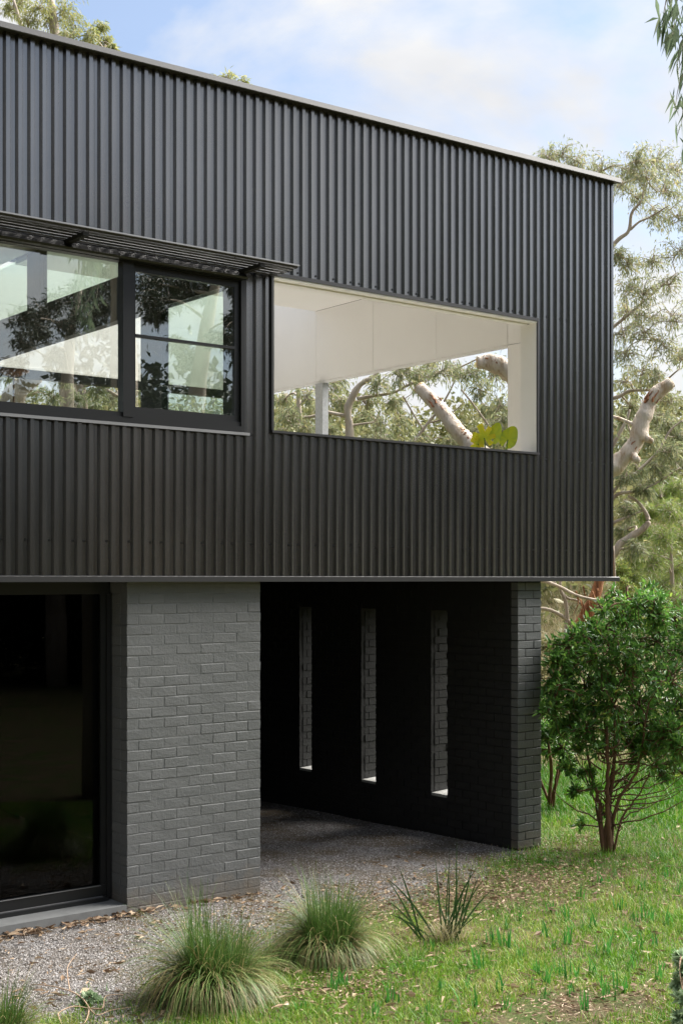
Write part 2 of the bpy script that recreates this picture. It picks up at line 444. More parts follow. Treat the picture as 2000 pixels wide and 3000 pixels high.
# --- structure behind the cladding
def wallbox(name, *a, m='black', parent=house): return box(name, *a, M[m], parent)
wallbox("wall_core", WX0, CX - .01, -.074, .1, 2.76, 3.98)
wallbox("wall_core", WX0, CX - .01, -.074, .1, 5.45, 6.85)
wallbox("wall_core", 1.1, 1.36, -.074, .1, 3.98, 5.45)
wallbox("wall_core", 4.73, CX - .01, -.074, .1, 3.98, 5.45)
wallbox("east_wall", 5.74, CX - .004, .1, 7.4, 2.76, 4.05)
wallbox("east_wall", 5.74, CX - .004, .1, 7.4, 5.47, 6.85)
wallbox("east_wall", 5.74, CX - .004, .1, 1.31, 4.05, 5.47)
wallbox("north_wall", WX0, 5.74, 7.24, 7.4, 2.76, 4.05); wallbox("north_wall", WX0, 5.74, 7.24, 7.4, 5.5, 6.85)
wallbox("west_wall", WX0, WX0 + .15, .1, 7.24, 2.76, 6.85)
wallbox("floor_slab", WX0, CX - .05, -.06, 7.38, 2.728, 2.758)
rf = MB(); rf.box(WX0, CX, 0, 5.02, 6.85, 6.93); rf.box(WX0, 1.3, 5.02, 7.4, 6.85, 6.93); rf.box(5.72, CX, 5.02, 7.4, 6.85, 6.93); rf.box(1.3, 5.72, 6.6, 7.4, 6.85, 6.93)
rf.build("roof", M['trim'], house)
# corner flashing
MB().box(CX - .003, CX + .014, -.106, -.02, ZB, 7.08).box(CX - .02, CX - .003, -.1065, -.1035, ZB, 7.08).build("corner_flashing", M['clad'], house)

# roof capping: folded profile swept along the wall
def sweep(name, prof, x0, x1, zfun, mat, n=12, parent=house):
    xs = np.linspace(x0, x1, n); P = np.array(prof); k = len(P); v = []
    for x in xs: v += [(x, p[0], zfun(x) + p[1]) for p in P]
    idx = np.arange(n * k).reshape(n, k); nx = np.roll(idx, -1, 1)
    f = np.stack([idx[:-1], nx[:-1], nx[1:], idx[1:]], -1).reshape(-1, 4)
    me = bpy.data.meshes.new(name); me.from_pydata([tuple(q) for q in v], [], [tuple(q) for q in f] + [tuple(idx[0]), tuple(idx[-1][::-1])]); me.update()
    bm = bmesh.new(); bm.from_mesh(me); bmesh.ops.recalc_face_normals(bm, faces=bm.faces[:]); bm.to_mesh(me); bm.free()
    return link(name, me, mat, parent)
sweep("roof_capping", [(-.176, -.05), (-.168, -.058), (-.11, -.045), (-.07, -.045), (-.07, -.015), (.3, -.01), (.3, .02), (-.13, .006), (-.166, -.002)], WX0, 5.955, roof_z, M['silver' if 0 else 'trim'])
# base flashing
sweep("base_flashing", [(-.138, -.016), (-.138, .027), (-.132, .031), (-.084, .034), (-.084, -.006), (-.13, -.014)], WX0, 5.965, lambda x: 2.739, M['trim'], 2)

# --- brickwork
def brick_mesh(w, d, h, seed):
    r = random.Random(seed); bm = bmesh.new(); bmesh.ops.create_cube(bm, size=1)
    for v in bm.verts: v.co = Vector((v.co.x * w, v.co.y * d, v.co.z * h))
    bmesh.ops.bevel(bm, geom=bm.edges[:], offset=.003, segments=1, affect='EDGES')
    for v in bm.verts: v.co += Vector((r.uniform(-.003, .003), r.uniform(-.0012, .0012), r.uniform(-.003, .003)))
    me = bpy.data.meshes.new("brick"); bm.to_mesh(me); bm.free(); me.materials.append(M['paint']); return me
BM = {}
def brick(part, x0, x1, y0, y1, z0, r):
    w, d = round(x1 - x0, 3), round(y1 - y0, 3); s = r.randrange(7); key = (w, d, s)
    if key not in BM: BM[key] = brick_mesh(w, d, .077, hash(key) & 0xffff)
    o = link("brick", BM[key], None, part)
    o.location = ((x0 + x1) / 2 + r.uniform(-.001, .001), (y0 + y1) / 2 + r.uniform(-.0015, .0013), z0 + .038)
    o.rotation_euler = (r.uniform(-.004, .004), r.uniform(-.005, .005), r.uniform(-.003, .003))
rr = random.Random(3)
CH = .086; NC = 32; Z0 = -.035
PIER_L, PIER_R = 0.0, 1.322
pier = MB().box(PIER_L + .004, PIER_R - .004, .0021, .3, -.2, 2.727).build('brick_pier', M['paint'], house)
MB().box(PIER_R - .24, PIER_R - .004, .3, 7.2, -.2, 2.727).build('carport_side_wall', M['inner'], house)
for c in range(NC):
    z = Z0 + c * CH
    if z + .076 > 2.727: continue
    xs = [PIER_L]; x = PIER_L + (.231 if c % 2 else .111)
    while x < PIER_R - .05:
        xs.append(x); x += .2404
    xs.append(PIER_R + .009)
    if xs[-1] - xs[-2] < .06: xs.pop(-2)
    for j, (a, b) in enumerate(zip(xs[:-1], xs[1:])):
        brick(pier, a, b - .009, 0, .105, z + rr.uniform(-.0015, .0015), rr)
    brick(pier, PIER_L + .0005, PIER_L + .1, .114, .305, z, rr)      # return into the door recess
WL, WR = 4.538, 4.882
SLOTS = [(1.075, 1.336), (2.297, 2.563), (3.544, 3.794)]; SZ0, SZ1 = .38, 2.4
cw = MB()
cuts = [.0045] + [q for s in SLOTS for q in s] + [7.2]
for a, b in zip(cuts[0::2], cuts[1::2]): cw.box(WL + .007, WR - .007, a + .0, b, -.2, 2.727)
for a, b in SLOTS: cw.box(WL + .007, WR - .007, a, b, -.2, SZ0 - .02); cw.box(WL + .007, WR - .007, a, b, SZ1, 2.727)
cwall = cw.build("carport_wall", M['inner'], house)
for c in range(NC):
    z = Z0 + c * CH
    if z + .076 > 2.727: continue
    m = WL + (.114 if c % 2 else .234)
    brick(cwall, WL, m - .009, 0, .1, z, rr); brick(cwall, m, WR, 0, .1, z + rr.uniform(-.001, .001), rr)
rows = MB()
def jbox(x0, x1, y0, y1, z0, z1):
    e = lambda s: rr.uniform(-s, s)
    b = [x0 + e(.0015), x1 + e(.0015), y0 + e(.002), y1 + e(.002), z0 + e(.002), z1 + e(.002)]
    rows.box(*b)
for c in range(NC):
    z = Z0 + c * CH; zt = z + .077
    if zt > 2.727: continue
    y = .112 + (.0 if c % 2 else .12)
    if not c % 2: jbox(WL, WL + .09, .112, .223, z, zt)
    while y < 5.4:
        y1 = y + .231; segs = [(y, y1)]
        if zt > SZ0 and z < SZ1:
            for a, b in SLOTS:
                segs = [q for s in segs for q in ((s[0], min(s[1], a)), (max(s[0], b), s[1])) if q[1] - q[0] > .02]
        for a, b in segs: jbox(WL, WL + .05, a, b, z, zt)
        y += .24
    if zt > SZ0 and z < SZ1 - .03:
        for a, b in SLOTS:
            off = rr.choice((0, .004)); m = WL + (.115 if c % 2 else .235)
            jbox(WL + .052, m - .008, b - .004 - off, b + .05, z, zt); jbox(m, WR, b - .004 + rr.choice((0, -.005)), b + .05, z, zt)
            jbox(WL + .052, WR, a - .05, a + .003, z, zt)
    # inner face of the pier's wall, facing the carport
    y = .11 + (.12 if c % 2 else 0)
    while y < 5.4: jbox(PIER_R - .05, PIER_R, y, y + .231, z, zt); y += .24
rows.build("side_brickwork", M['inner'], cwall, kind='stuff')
for a, b in SLOTS:
    s = MB().add([(WL + .004, a + .003, SZ0 - .03), (WR, a + .003, SZ0 - .03), (WR, b - .006, SZ0 - .03), (WL + .004, b - .006, SZ0 - .03),
                  (WL + .004, a + .003, SZ0), (WR, a + .003, SZ0 + .02), (WR, b - .006, SZ0 + .02), (WL + .004, b - .006, SZ0)],
                 [(0, 3, 2, 1), (4, 5, 6, 7), (0, 1, 5, 4), (1, 2, 6, 5), (2, 3, 7, 6), (3, 0, 4, 7)])
    s.build("slot_sill", M['sill'], cwall)
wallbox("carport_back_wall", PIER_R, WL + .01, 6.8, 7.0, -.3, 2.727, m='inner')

# --- sliding door in the recess left of the pier
DY = .25
door = MB().box(-6, -.004, DY + .03, DY + .12, 2.62, 2.726).build("sliding_door", M['frame'], house)
fr = MB()
fr.box(-.048, -.006, DY, DY + .1, .1, 2.62)                       # outer jamb
fr.box(-.095, -.0485, DY + .025, DY + .085, .165, 2.62)            # sash stile
fr.box(-6, -.0485, DY + .02, DY + .09, .112, .205)             # bottom rail
fr.box(-2.55, -2.43, DY + .028, DY + .083, .205, 2.62)
fr.box(-6, -.0485, DY - .03, DY + .15, .078, .111)             # track
fr.build("door_frame", M['frame'], door)
MB().box(-6, -.088, DY - .002, DY + .012, .1115, .117).box(-6, -.1, DY + .012, DY + .019, .2, .206).build("track_edge", M['silver'], door)
box("door_pane", -2.43, -.095, DY + .05, DY + .058, .205, 2.62, M['dark_glass'], door)
box("door_pane", -6, -2.55, DY + .05, DY + .058, .205, 2.62, M['dark_glass'], door)
MB().box(-6, -.004, -.005, .4, -.2, .078).build("door_sill", M['concrete'], house)
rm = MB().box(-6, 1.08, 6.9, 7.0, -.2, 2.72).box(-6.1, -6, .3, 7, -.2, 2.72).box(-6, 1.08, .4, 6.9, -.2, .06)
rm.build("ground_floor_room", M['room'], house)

# --- upstairs window
wind = box("window", WX0, 1.083, -.112, -.03, 4.012, 4.06, M['frame'], house)
f = MB()
f.box(WX0, 1.083, -.112, -.03, 5.315, 5.372)
f.box(1.046, 1.083, -.112, -.03, 4.06, 5.315)
f.box(-.1, -.004, -.118, -.03, 4.06, 5.315)
f.box(-2.62, -2.52, -.112, -.03, 4.06, 5.315)
f.box(WX0, 1.046, -.1, -.03, 4.06, 4.098)
f.build("window_frame", M['frame'], wind)
s = MB()
s.box(.0, 1.04, -.086, -.04, 4.1, 4.15); s.box(.0, 1.04, -.086, -.04, 5.255, 5.312)
s.box(.0, .03, -.086, -.04, 4.15, 5.255); s.box(.995, 1.04, -.086, -.04, 4.15, 5.255)
s.box(.03, .995, -.092, -.045, 4.722, 4.744)
s.build("window_sash", M['frame'], wind)
box("window_pane", -2.52, -.1, -.066, -.06, 4.098, 5.315, M['glass'], wind)
box("window_pane", WX0, -2.62, -.066, -.06, 4.098, 5.315, M['glass'], wind)
box("window_pane", .03, .995, -.07, -.064, 4.744, 5.255, M['glass'], wind)
box("window_pane", .03, .995, -.07, -.064, 4.15, 4.722, M['glass'], wind)
MB().box(WX0, 1.125, -.125, -.03, 3.99, 4.008).build("window_sill", M['trim'], wind)
MB().box(WX0, 1.125, -.1285, -.1255, 3.984, 4.008).build("sill_edge", M['silver'], wind)
MB().box(1.0845, 1.1, -.106, -.05, 4.009, 5.4).build("window_flashing", M['trim'], wind)

# --- perforated sunshade over the window
aw = empty("sunshade", (0, 0, 0), None, None); aw.parent = house
ys = []; zz = []
for k in range(5):
    y = -.455 + k * .074
    for dy, dz in ((0, 0), (.008, -.02), (.04, -.02), (.048, 0)): ys.append(y + dy); zz.append(5.428 - .03 * (y + .46) + dz)
ys.append(-.085); zz.append(5.415)
n = len(ys); v = []
for x, sh in ((WX0, 0), (1.4, 0)):
    for off in (0, .0015):
        v += [(x, a, b + off) for a, b in zip(ys, zz)]
v = np.array(v); a = np.arange(n - 1)
fq = np.vstack([np.stack([a, a + 1, 2 * n + a + 1, 2 * n + a], -1), np.stack([n + a + 1, n + a, 3 * n + a, 3 * n + a + 1], -1), np.stack([2 * n + a, 2 * n + a + 1, 3 * n + a + 1, 3 * n + a], -1)])
link("shade_sheet", np_mesh("shade_sheet", v, fq), M['perf'], aw)
MB().box(WX0, 1.402, -.476, -.4555, 5.424, 5.435).build("shade_lip", M['silver'], aw)
for x in (-2.3, -.62, 1.02):
    MB().box(x, x + .05, -.44, -.1, 5.372, 5.402).box(x, x + .05, -.112, -.1, 5.36, 5.41).build("shade_bracket", M['black'], aw)
MB().add([(WX0, -.2, 5.33), (1.06, -.2, 5.33), (1.06, -.113, 5.395), (WX0, -.113, 5.395), (WX0, -.19, 5.315), (1.06, -.19, 5.315), (1.06, -.113, 5.32), (WX0, -.113, 5.32)],
         [(0, 1, 2, 3), (4, 7, 6, 5), (0, 4, 5, 1), (1, 5, 6, 2), (3, 2, 6, 7), (0, 3, 7, 4)]).build("window_hood", M['frame'], aw)

# --- terrace opening: dark trims outside, white linings inside
op = box("opening_trim", 1.364, 4.722, -.118, -.02, 5.405, 5.438, M['trim'], house)
MB().box(1.364, 4.725, -.128, -.03, 4.028, 4.05).build("opening_sill", M['trim'], op)
MB().box(1.364, 1.388, -.116, -.02, 4.05, 5.405).build("opening_jamb", M['trim'], op)
MB().box(4.704, 4.722, -.116, -.02, 4.05, 5.405).build("opening_jamb", M['trim'], op)
ln = MB()
ln.box(1.388, 1.394, -.1, .12, 4.052, 5.39); ln.box(4.698, 4.704, -.1, .12, 4.052, 5.39)
ln.box(1.388, 4.704, -.108, -.02, 5.39, 5.404); ln.box(1.388, 4.704, .03, .12, 5.39, 5.404)
ln.build("reveal_lining", M['white'], op)
MB().box(1.388, 4.704, -.02, .03, 5.398, 5.404).build("reveal_groove", M['cream'], op)
MB().box(1.394, 4.698, -.03, .12, 4.03, 4.05).build("inner_sill", M['white'], op)
MB().box(1.3, 4.73, .101, .12, 5.405, 6.44).box(1.3, 1.388, .101, .12, 3.0, 5.405).box(4.705, 5.72, .101, .12, 3.0, 6.44).box(1.388, 4.704, .101, .12, 3.0, 4.028).build("terrace_front_lining", M['white'], house)
lin = MB().box(5.728, 5.739, .12, 7.24, 2.76, 4.05).box(1.3, 5.728, 6.31, 6.33, 5.48, 6.8).build("terrace_lining", M['white'], house)
ycut = [.122] + [1.318, float(onX(1279, 1000, 5.72)[1]), float(onX(1093, 1000, 5.72)[1]), 5.02, 6.31]
for a, b in zip(ycut[:-1], ycut[1:]):
    box("lining_panel", 5.715, 5.727, a + .003, b - .003, 5.47, 6.446 if b < 5.1 else 6.84, M['white'], lin)
box("lining_panel", 5.715, 5.727, .125, 1.315, 2.78, 5.464, M['white'], lin)
MB().box(5.712, 5.73, 1.318, 6.31, 5.435, 5.466).box(1.3, 5.71, 6.3, 6.33, 5.45, 5.479).build("bulkhead_edge", M['white'], lin)
MB().box(1.3, 5.714, .12, 5.02, 6.45, 6.47).build("terrace_ceiling", M['white'], lin)
MB().box(1.3, 5.714, 5.02, 5.03, 6.45, 6.9).build("skylight_upstand", M['white'], lin)
MB().box(1.23, 5.72, .1, 7.24, 2.9, 2.98).build("terrace_floor", M['white'], house)
MB().box(5.66, 5.76, 4.79, 4.955, 2.98, 5.434).build("steel_post", M['galv'], house)
# partition between the room and the terrace
PX = 1.22
part = MB().box(PX - .05, PX + .05, .12, 6.3, 5.36, 5.8).build("partition", M['beam'], house)
MB().box(PX - .04, PX + .04, .1, .38, 2.98, 5.36).box(PX - .04, PX + .04, 1.46, 1.86, 2.98, 5.36).box(PX - .04, PX + .04, .38, 1.46, 2.98, 4.0).build("partition_frame", M['beam'], part)
box("partition_pane", PX - .006, PX + .006, .38, 1.46, 4.0, 5.36, M['green'], part)
box("clerestory_pane", PX - .005, PX + .005, .12, 4.1, 5.8, 6.44, M['green'], part); box("clerestory_pane", PX - .005, PX + .005, 4.45, 6.3, 5.8, 6.44, M['green'], part)
MB().box(PX - .04, PX + .04, 4.1, 4.45, 5.8, 6.44).build("partition_post", M['beam'], part)
MB().box(WX0 + .15, PX - .05, .1, 7.24, 6.45, 6.48).box(WX0 + .15, PX - .05, 7.2, 7.24, 5.48, 6.44).build("room_ceiling", M['white'], house)
MB().box(WX0 + .15, PX, .1, 7.24, 2.9, 2.96).build("room_floor", M['room'], house)

# standing lamp inside, its dish just showing above the window sill
lp = W(40, 1085, 16.0)
lamp = empty("standing_lamp", (lp[0], lp[1], 2.97), "slender standing lamp with flat dish inside the upstairs window", "lamp")
z0 = lp[2] - 2.97
MB().tube([(0, 0, .02), (0, 0, z0 - .08)], .012, 8).build("lamp_stem", M['brown_bark'], lamp)
MB().tube([(0, 0, z0 - .08), (0, 0, z0 - .05), (0, 0, z0 - .02), (0, 0, z0)], [.02, .12, .18, .19], 16).build("lamp_dish", M['brown_bark'], lamp)
MB().tube([(0, 0, 0), (0, 0, .02)], .14, 16).build("lamp_base", M['brown_bark'], lamp)

# ------------------------------------------------------------------ foliage tools
def leaf_quads(pos, d, L, Wd, fold=.15, droop=.12, r=rng):
    n = len(pos); d = unit(d); s = unit(np.cross(d, r.normal(size=(n, 3)))); nr = np.cross(d, s)
    L = L[:, None]; Wd = Wd[:, None]
    m = pos + d * L * r.uniform(.35, .5, (n, 1))
    v = np.stack([pos, m + s * Wd * .5 + nr * Wd * fold, pos + d * L - UP * L * droop, m - s * Wd * .5 + nr * Wd * fold], 1).reshape(-1, 3)
    return v, np.arange(4 * n).reshape(n, 4)


def leaf_hex(pos, d, L, Wd, curl=.12, r=rng):
    n = len(pos); d = unit(d); s = unit(np.cross(d, UP + .6 * r.normal(size=(n, 3)))); nr = unit(np.cross(s, d))
    L = L[:, None]; Wd = Wd[:, None]
    def P(t, w, h): return pos + d * L * t + s * Wd * w + nr * L * h
    v = np.stack([P(0, 0, 0), P(.3, .42, .03), P(.3, 0, -.03), P(.3, -.42, .03), P(.68, .42, 0.0), P(.68, 0, -.05), P(.68, -.42, 0.0), P(1, 0, -curl)], 1).reshape(-1, 3)
    b = np.arange(n)[:, None] * 8
    f = np.concatenate([b + np.array([q]) for q in ((0, 2, 1, 0), )], 0)
    quads = np.concatenate([b + np.array([1, 2, 5, 4]), b + np.array([2, 3, 6, 5]), b + np.array([0, 3, 2, 1]), b + np.array([7, 4, 5, 6])], 0)
    return v, quads


class Tree:
    def __init__(s, seed, leaf=(.09, .15), aspect=.17, droop=.7):
        s.r = np.random.default_rng(seed); s.wood = MB(); s.joints = []; s.lp = []; s.ld = []; s.leaf = leaf; s.aspect = aspect; s.droop = droop
    def limb(s, pts, rad, sides=8, n=None, register=True, wob=.0):
        P = spline(pts, n or max(6, 5 * len(pts)))
        if wob: P[1:-1] += s.r.normal(size=(len(P) - 2, 3)) * wob
        rad = np.interp(np.linspace(0, 1, len(P)), np.linspace(0, 1, len(rad)), rad)
        ph = s.r.uniform(0, 6); n0 = s.wood.n; q = np.linspace(0, len(P) * .5, len(P)); s.wood.tube(P, rad * (1 + .035 * np.sin(q * 1.9 + ph) + .03 * np.sin(q * 4.1 + ph * 2)), sides)
        if sides >= 12:          # ridges, hollows and knots on the heavy wood
            v = s.wood.v[-1]; m = len(P) * sides; c = np.repeat(P, sides, 0); o = v[:m] - c
            w = v[:m]; q = .07 * np.sin(w[:, 0] * 9 + w[:, 2] * 7 + ph) + .06 * np.sin(w[:, 1] * 23 - w[:, 2] * 15) + .05 * np.sin(w[:, 0] * 37 + w[:, 1] * 29 + ph) + .03 * s.r.normal(size=m)
            v[:m] = c + o * (1 + q)[:, None]
        if register: s.joints += [(p, q) for p, q in zip(P[2:], rad[2:])]
    def clump(s, c, r, twigs=14, per=16, flat=.8, stem=True):
        c = np.asarray(c, float); J = np.array([j[0] for j in s.joints]); q = np.array([j[1] for j in s.joints])
        dd = np.linalg.norm(J - c, axis=1) + np.maximum(0, J[:, 2] - c[2]) * .8
        k = int(np.argmin(dd)); a = J[k]
        if stem:
            L = np.linalg.norm(c - a); side = s.r.normal(size=3) * .12 * L
            pts = [a, a + (c - a) * .4 + side + UP * .06 * L, a + (c - a) * .75 + side * .6 + UP * .05 * L, c]
            P = spline(pts, 9); r0 = min(q[k] * .6, .012 + .022 * L)
            s.wood.tube(P, np.linspace(r0, .008, 9), 5, False)
            s.joints += [(p, .015) for p in P[4:]]
        else: P = np.array([c] * 9)
        for t in range(twigs):
            u = s.r.normal(size=3); u /= np.linalg.norm(u); u[2] *= flat
            e = c + u * r * s.r.uniform(.45, 1.05)
            b = P[s.r.integers(5, 9)]
            mid = (b + e) / 2 + UP * .12 * r + s.r.normal(size=3) * .08 * r
            T = spline([b, mid, e], 6); s.wood.tube(T, np.linspace(.008, .003, 6), 3, False)
            w = s.r.uniform(.25, 1.0, per); i = w * 5; j = np.minimum(i.astype(int), 4); fr = (i - j)[:, None]
            p = T[j] * (1 - fr) + T[j + 1] * fr + s.r.normal(size=(per, 3)) * .12 * r
            dr = unit((e - b)[None]) * .5 + s.r.normal(size=(per, 3)) * .55 - UP * s.droop
            s.lp.append(p); s.ld.append(dr)
    def build(s, name, loc, bark, leafmat, label, cat='tree', group=None, parts=('trunk', 'crown'), hexleaf=False, tint_bias=0.0, size_var=True):
        t = empty(name, loc, label, cat, group); loc = np.asarray(loc, float)
        me = s.wood.mesh(parts[0], True); me.transform(__import__('mathutils').Matrix.Translation(-Vector(loc)))
        link(parts[0], me, bark, t)
        if s.lp:
            p = np.vstack(s.lp); d = np.vstack(s.ld); n = len(p)
            L = s.r.uniform(*s.leaf, n)
            v, f = (leaf_hex if hexleaf else leaf_quads)(p, d, L, L * s.aspect * s.r.uniform(.7, 1.3, n), r=s.r)
            k = 8 if hexleaf else 4
            base = np.clip(s.r.beta(2, 2.4, n) + tint_bias, 0, 1)
            link(parts[1], np_mesh(parts[1], v - loc, f, np.repeat(base, k)), leafmat, t)
        return t


def gpt(px, D):
    p = W(px, HY, D); return np.array([p[0], p[1], height(p[0], p[1])])


# ------------------------------------------------------------------ trees behind the house
# pruned pale gum
T = Tree(11, (.1, .16)); D = 20.0; b = gpt(1500, D); k = D / FPX
T.limb([b - UP * .3, b + UP * 1.5, W(1520, 1560, D), W(1540, 1480, D)], [.32, .28, .25, .24], 14)
T.limb([W(1540, 1500, D), W(1640, 1455, D), W(1740, 1405, D), W(1800, 1365, D), W(1858, 1300, D), W(1884, 1225, D), W(1915, 1160, D), W(1964, 1120, D)], [.2, .17, .145, .13, .125, .118, .105, .092], 18, 60)
T.limb([W(1535, 1490, D), W(1450, 1370, D), W(1378, 1300, D + .3), W(1340, 1262, D + .4), W(1285, 1195, D + .6), W(1226, 1132, D + .8)], [.17, .15, .135, .12, .108, .097], 18, 48)
T.limb([W(1540, 1480, D), W(1560, 1300, D), W(1540, 1150, D), W(1490, 1085, D), W(1440, 1062, D), W(1397, 1062, D)], [.17, .16, .15, .14, .13, .085], 18, 48)
T.limb([W(1848, 1325, D), W(1862, 1345, D - .2), W(1868, 1346, D - .2)], [.065, .055, .05], 10)
T.limb([W(1880, 1275, D), W(1903, 1290, D - .1), W(1908, 1284, D - .1)], [.06, .05, .03], 10)
for px, py, r_, tw in ((1700, 1230, .9, 24), (1630, 1150, .9, 24), (1560, 1050, .8, 22)): T.clump(W(px, py, D + .6), r_, tw, 16)
tree_a = T.build("gum_tree", b, M['pale_bark'], M['gum'], "pale barked gum with thick sawn off limbs behind the house corner", group="gum trees behind the house")
for c, d, r_ in ((W(1964, 1120, D), W(1964, 1120, D) - W(1935, 1142, D), .09), (W(1226, 1132, D + .8), W(1226, 1132, D + .8) - W(1250, 1160, D + .75), .095), (W(1397, 1062, D), W(1397, 1062, D) - W(1425, 1062, D), .083), (W(1868, 1346, D - .2), RIGHT * .3 - FWD * .9, .05)):
    d = unit(np.asarray(d)); c = c - b; MB().tube([c - d * .02, c + d * .008, c + d * .012], [r_, r_, r_ * .9], 16).build("sawn_end", M['cut'], tree_a)

pb = MB(); r = np.random.default_rng(19)
for pts, rad, cnt in (([W(1800, 1365, D), W(1858, 1300, D), W(1884, 1225, D), W(1915, 1160, D), W(1955, 1126, D)], .11, 26), ([W(1370, 1292, D + .3), W(1340, 1262, D + .4), W(1285, 1195, D + .6), W(1232, 1138, D + .8)], .115, 22), ([W(1490, 1085, D), W(1440, 1062, D), W(1405, 1062, D)], .125, 9)):
    P = spline(pts, 40)
    for j in range(cnt):
        i0 = r.integers(1, 30); m = r.integers(4, 9); Q = P[i0:i0 + m] - b
        off = unit(-FWD + .9 * r.normal() * RIGHT + .9 * r.normal() * UP) * rad * r.uniform(.9, 1.02)
        pb.tube(Q + off + r.normal(size=Q.shape) * .008, np.linspace(.02, .004, len(Q)) * r.uniform(.5, 1.2), 5)
pb.build("peeling_bark", M['red_bark'], tree_a, kind='stuff')

# tall gum whose crown shows to the right of the house
T = Tree(12, (.07, .125), .2); D = 26.0; b = gpt(1490, D)
T.limb([b - UP * .3, W(1520, 1500, D), W(1640, 1150, D), W(1700, 860, D), W(1797, 716, D), W(1840, 677, D), W(1850, 623, D), W(1878, 585, D), W(1890, 520, D)], [.3, .24, .18, .1, .042, .034, .03, .022, .014], 10, 50)
T.limb([W(1846, 672, D), W(1872, 649, D), W(1905, 634, D), W(1960, 600, D)], [.026, .022, .018, .012])
T.limb([W(1680, 930, D), W(1690, 760, D), W(1680, 600, D), W(1690, 500, D)], [.08, .05, .035, .02])
T.limb([W(1660, 1060, D), W(1760, 985, D), W(1830, 930, D), W(1900, 870, D), W(1980, 800, D)], [.08, .04, .03, .024, .014])
T.limb([W(1650, 1180, D), W(1796, 1166, D), W(1844, 1145, D), W(1917, 1137, D), W(1990, 1080, D)], [.07, .04, .032, .024, .014])
for px, py, rp in ((1600, 455, 40), (1650, 462, 55), (1710, 478, 50), (1770, 500, 50), (1730, 530, 50), (1810, 540, 45), (1850, 500, 50), (1880, 470, 45), (1930, 480, 55), (1980, 500, 60), (1900, 540, 50), (1955, 560, 55),
                   (1870, 590, 40), (1940, 640, 45), (1990, 640, 50), (1990, 740, 50), (1815, 745, 30), (1840, 790, 45), (1900, 780, 50), (1960, 830, 55), (1830, 850, 45), (1890, 860, 50), (1840, 920, 55),
                   (1910, 930, 55), (1970, 940, 50), (1820, 980, 50), (1880, 1000, 55), (1940, 1020, 50), (1990, 1050, 45), (1830, 1050, 50), (1890, 1080, 45), (1830, 1120, 40), (1940, 1110, 40), (1850, 1190, 35), (1970, 1180, 40), (1825, 1240, 35), (1930, 1230, 35), (1985, 1300, 40),
                   (2060, 560, 70), (2080, 700, 80), (2070, 850, 80), (2090, 1000, 70), (1640, 600, 60), (1600, 740, 60), (1620, 900, 60)):
    T.clump(W(px + rng.uniform(-8, 8), py + rng.uniform(-8, 8), D + rng.uniform(-1.2, 1.2)), rp * D / FPX * 1.5, 24, 16)
T.build("gum_tree", b, M['grey_bark'], M['gum'], "tall airy gum whose crown rises beyond the right end of the roof", group="gum trees behind the house", tint_bias=.12)

# thin branched gum at the right edge of the house, lower boughs
T = Tree(13, (.09, .15)); D = 23.5; b = gpt(1480, D)
T.limb([b - UP * .3, W(1520, 1760, D), W(1620, 1640, D), W(1700, 1600, D), W(1760, 1560, D)], [.22, .2, .17, .15, .14], 10)
T.limb([W(1720, 1590, D), W(1797, 1439, D), W(1844, 1401, D), W(1921, 1328, D), W(1962, 1262, D), W(2000, 1230, D)], [.06, .03, .026, .022, .018, .01])
T.limb([W(1740, 1570, D), W(1796, 1458, D), W(1863, 1439, D), W(1921, 1416, D), W(1990, 1370, D)], [.06, .034, .028, .02, .01])
T.limb([W(1760, 1560, D), W(1798, 1531, D), W(1844, 1512, D), W(1888, 1493, D)], [.05, .03, .022, .01])
T.limb([W(1750, 1660, D), W(1797, 1625, D), W(1817, 1592, D), W(1882, 1550, D), W(1898, 1520, D), W(1871, 1474, D), W(1840, 1453, D)], [.08, .07, .065, .058, .045, .032, .022], 12, 36)
T.limb([W(1700, 1600, D), W(1740, 1400, D), W(1797, 1300, D), W(1830, 1240, D), W(1845, 1200, D)], [.07, .045, .035, .028, .016])
T.limb([W(1797, 1390, D), W(1830, 1330, D), W(1850, 1290, D), W(1838, 1240, D)], [.04, .03, .022, .012])
for px, py, rp in ((1835, 1400, 35), (1870, 1380, 35), (1920, 1370, 35), (1960, 1330, 40), (1990, 1280, 35), (1960, 1240, 35), (1840, 1500, 35), (1880, 1440, 30), (1820, 1560, 30), (1860, 1610, 35), (1840, 1300, 30), (1905, 1290, 30)):
    T.clump(W(px, py, D + rng.uniform(-.8, .8)), rp * D / FPX * 1.4, 22, 14)
T.build("gum_tree", b, M['grey_bark'], M['gum'], "leaning gum with bare tangled grey boughs beside the house corner", group="gum trees behind the house")

# red peeling trunk low under the overhang
T = Tree(14, (.08, .13)); D = 21.5; b = gpt(1672, D)
T.limb([W(1660, 1960, D), W(1690, 1850, D), W(1728, 1780, D), W(1752, 1715, D), W(1760, 1640, D), W(1740, 1520, D)], [.13, .11, .095, .09, .085, .07], 14, 30)
red = T.wood; T.wood = MB()
T.limb([W(1688, 1840, D), W(1645, 1805, D), W(1600, 1785, D), W(1540, 1782, D)], [.04, .03, .028, .026])
T.limb([W(1560, 1690, D - .6), W(1635, 1718, D - .6), W(1690, 1745, D - .7), W(1750, 1758, D - .7), W(1812, 1758, D - .6)], [.034, .028, .024, .02, .008])
T.limb([W(1650, 1900, D), W(1660, 1820, D), W(1655, 1760, D), W(1640, 1720, D), W(1650, 1650, D)], [.04, .034, .03, .024, .02])
T.limb([W(1720, 1790, D), W(1690, 1760, D), W(1660, 1750, D), W(1620, 1700, D)], [.022, .018, .015, .012])
T.limb([W(1700, 1830, D), W(1745, 1808, D), W(1790, 1815, D)], [.03, .024, .012])
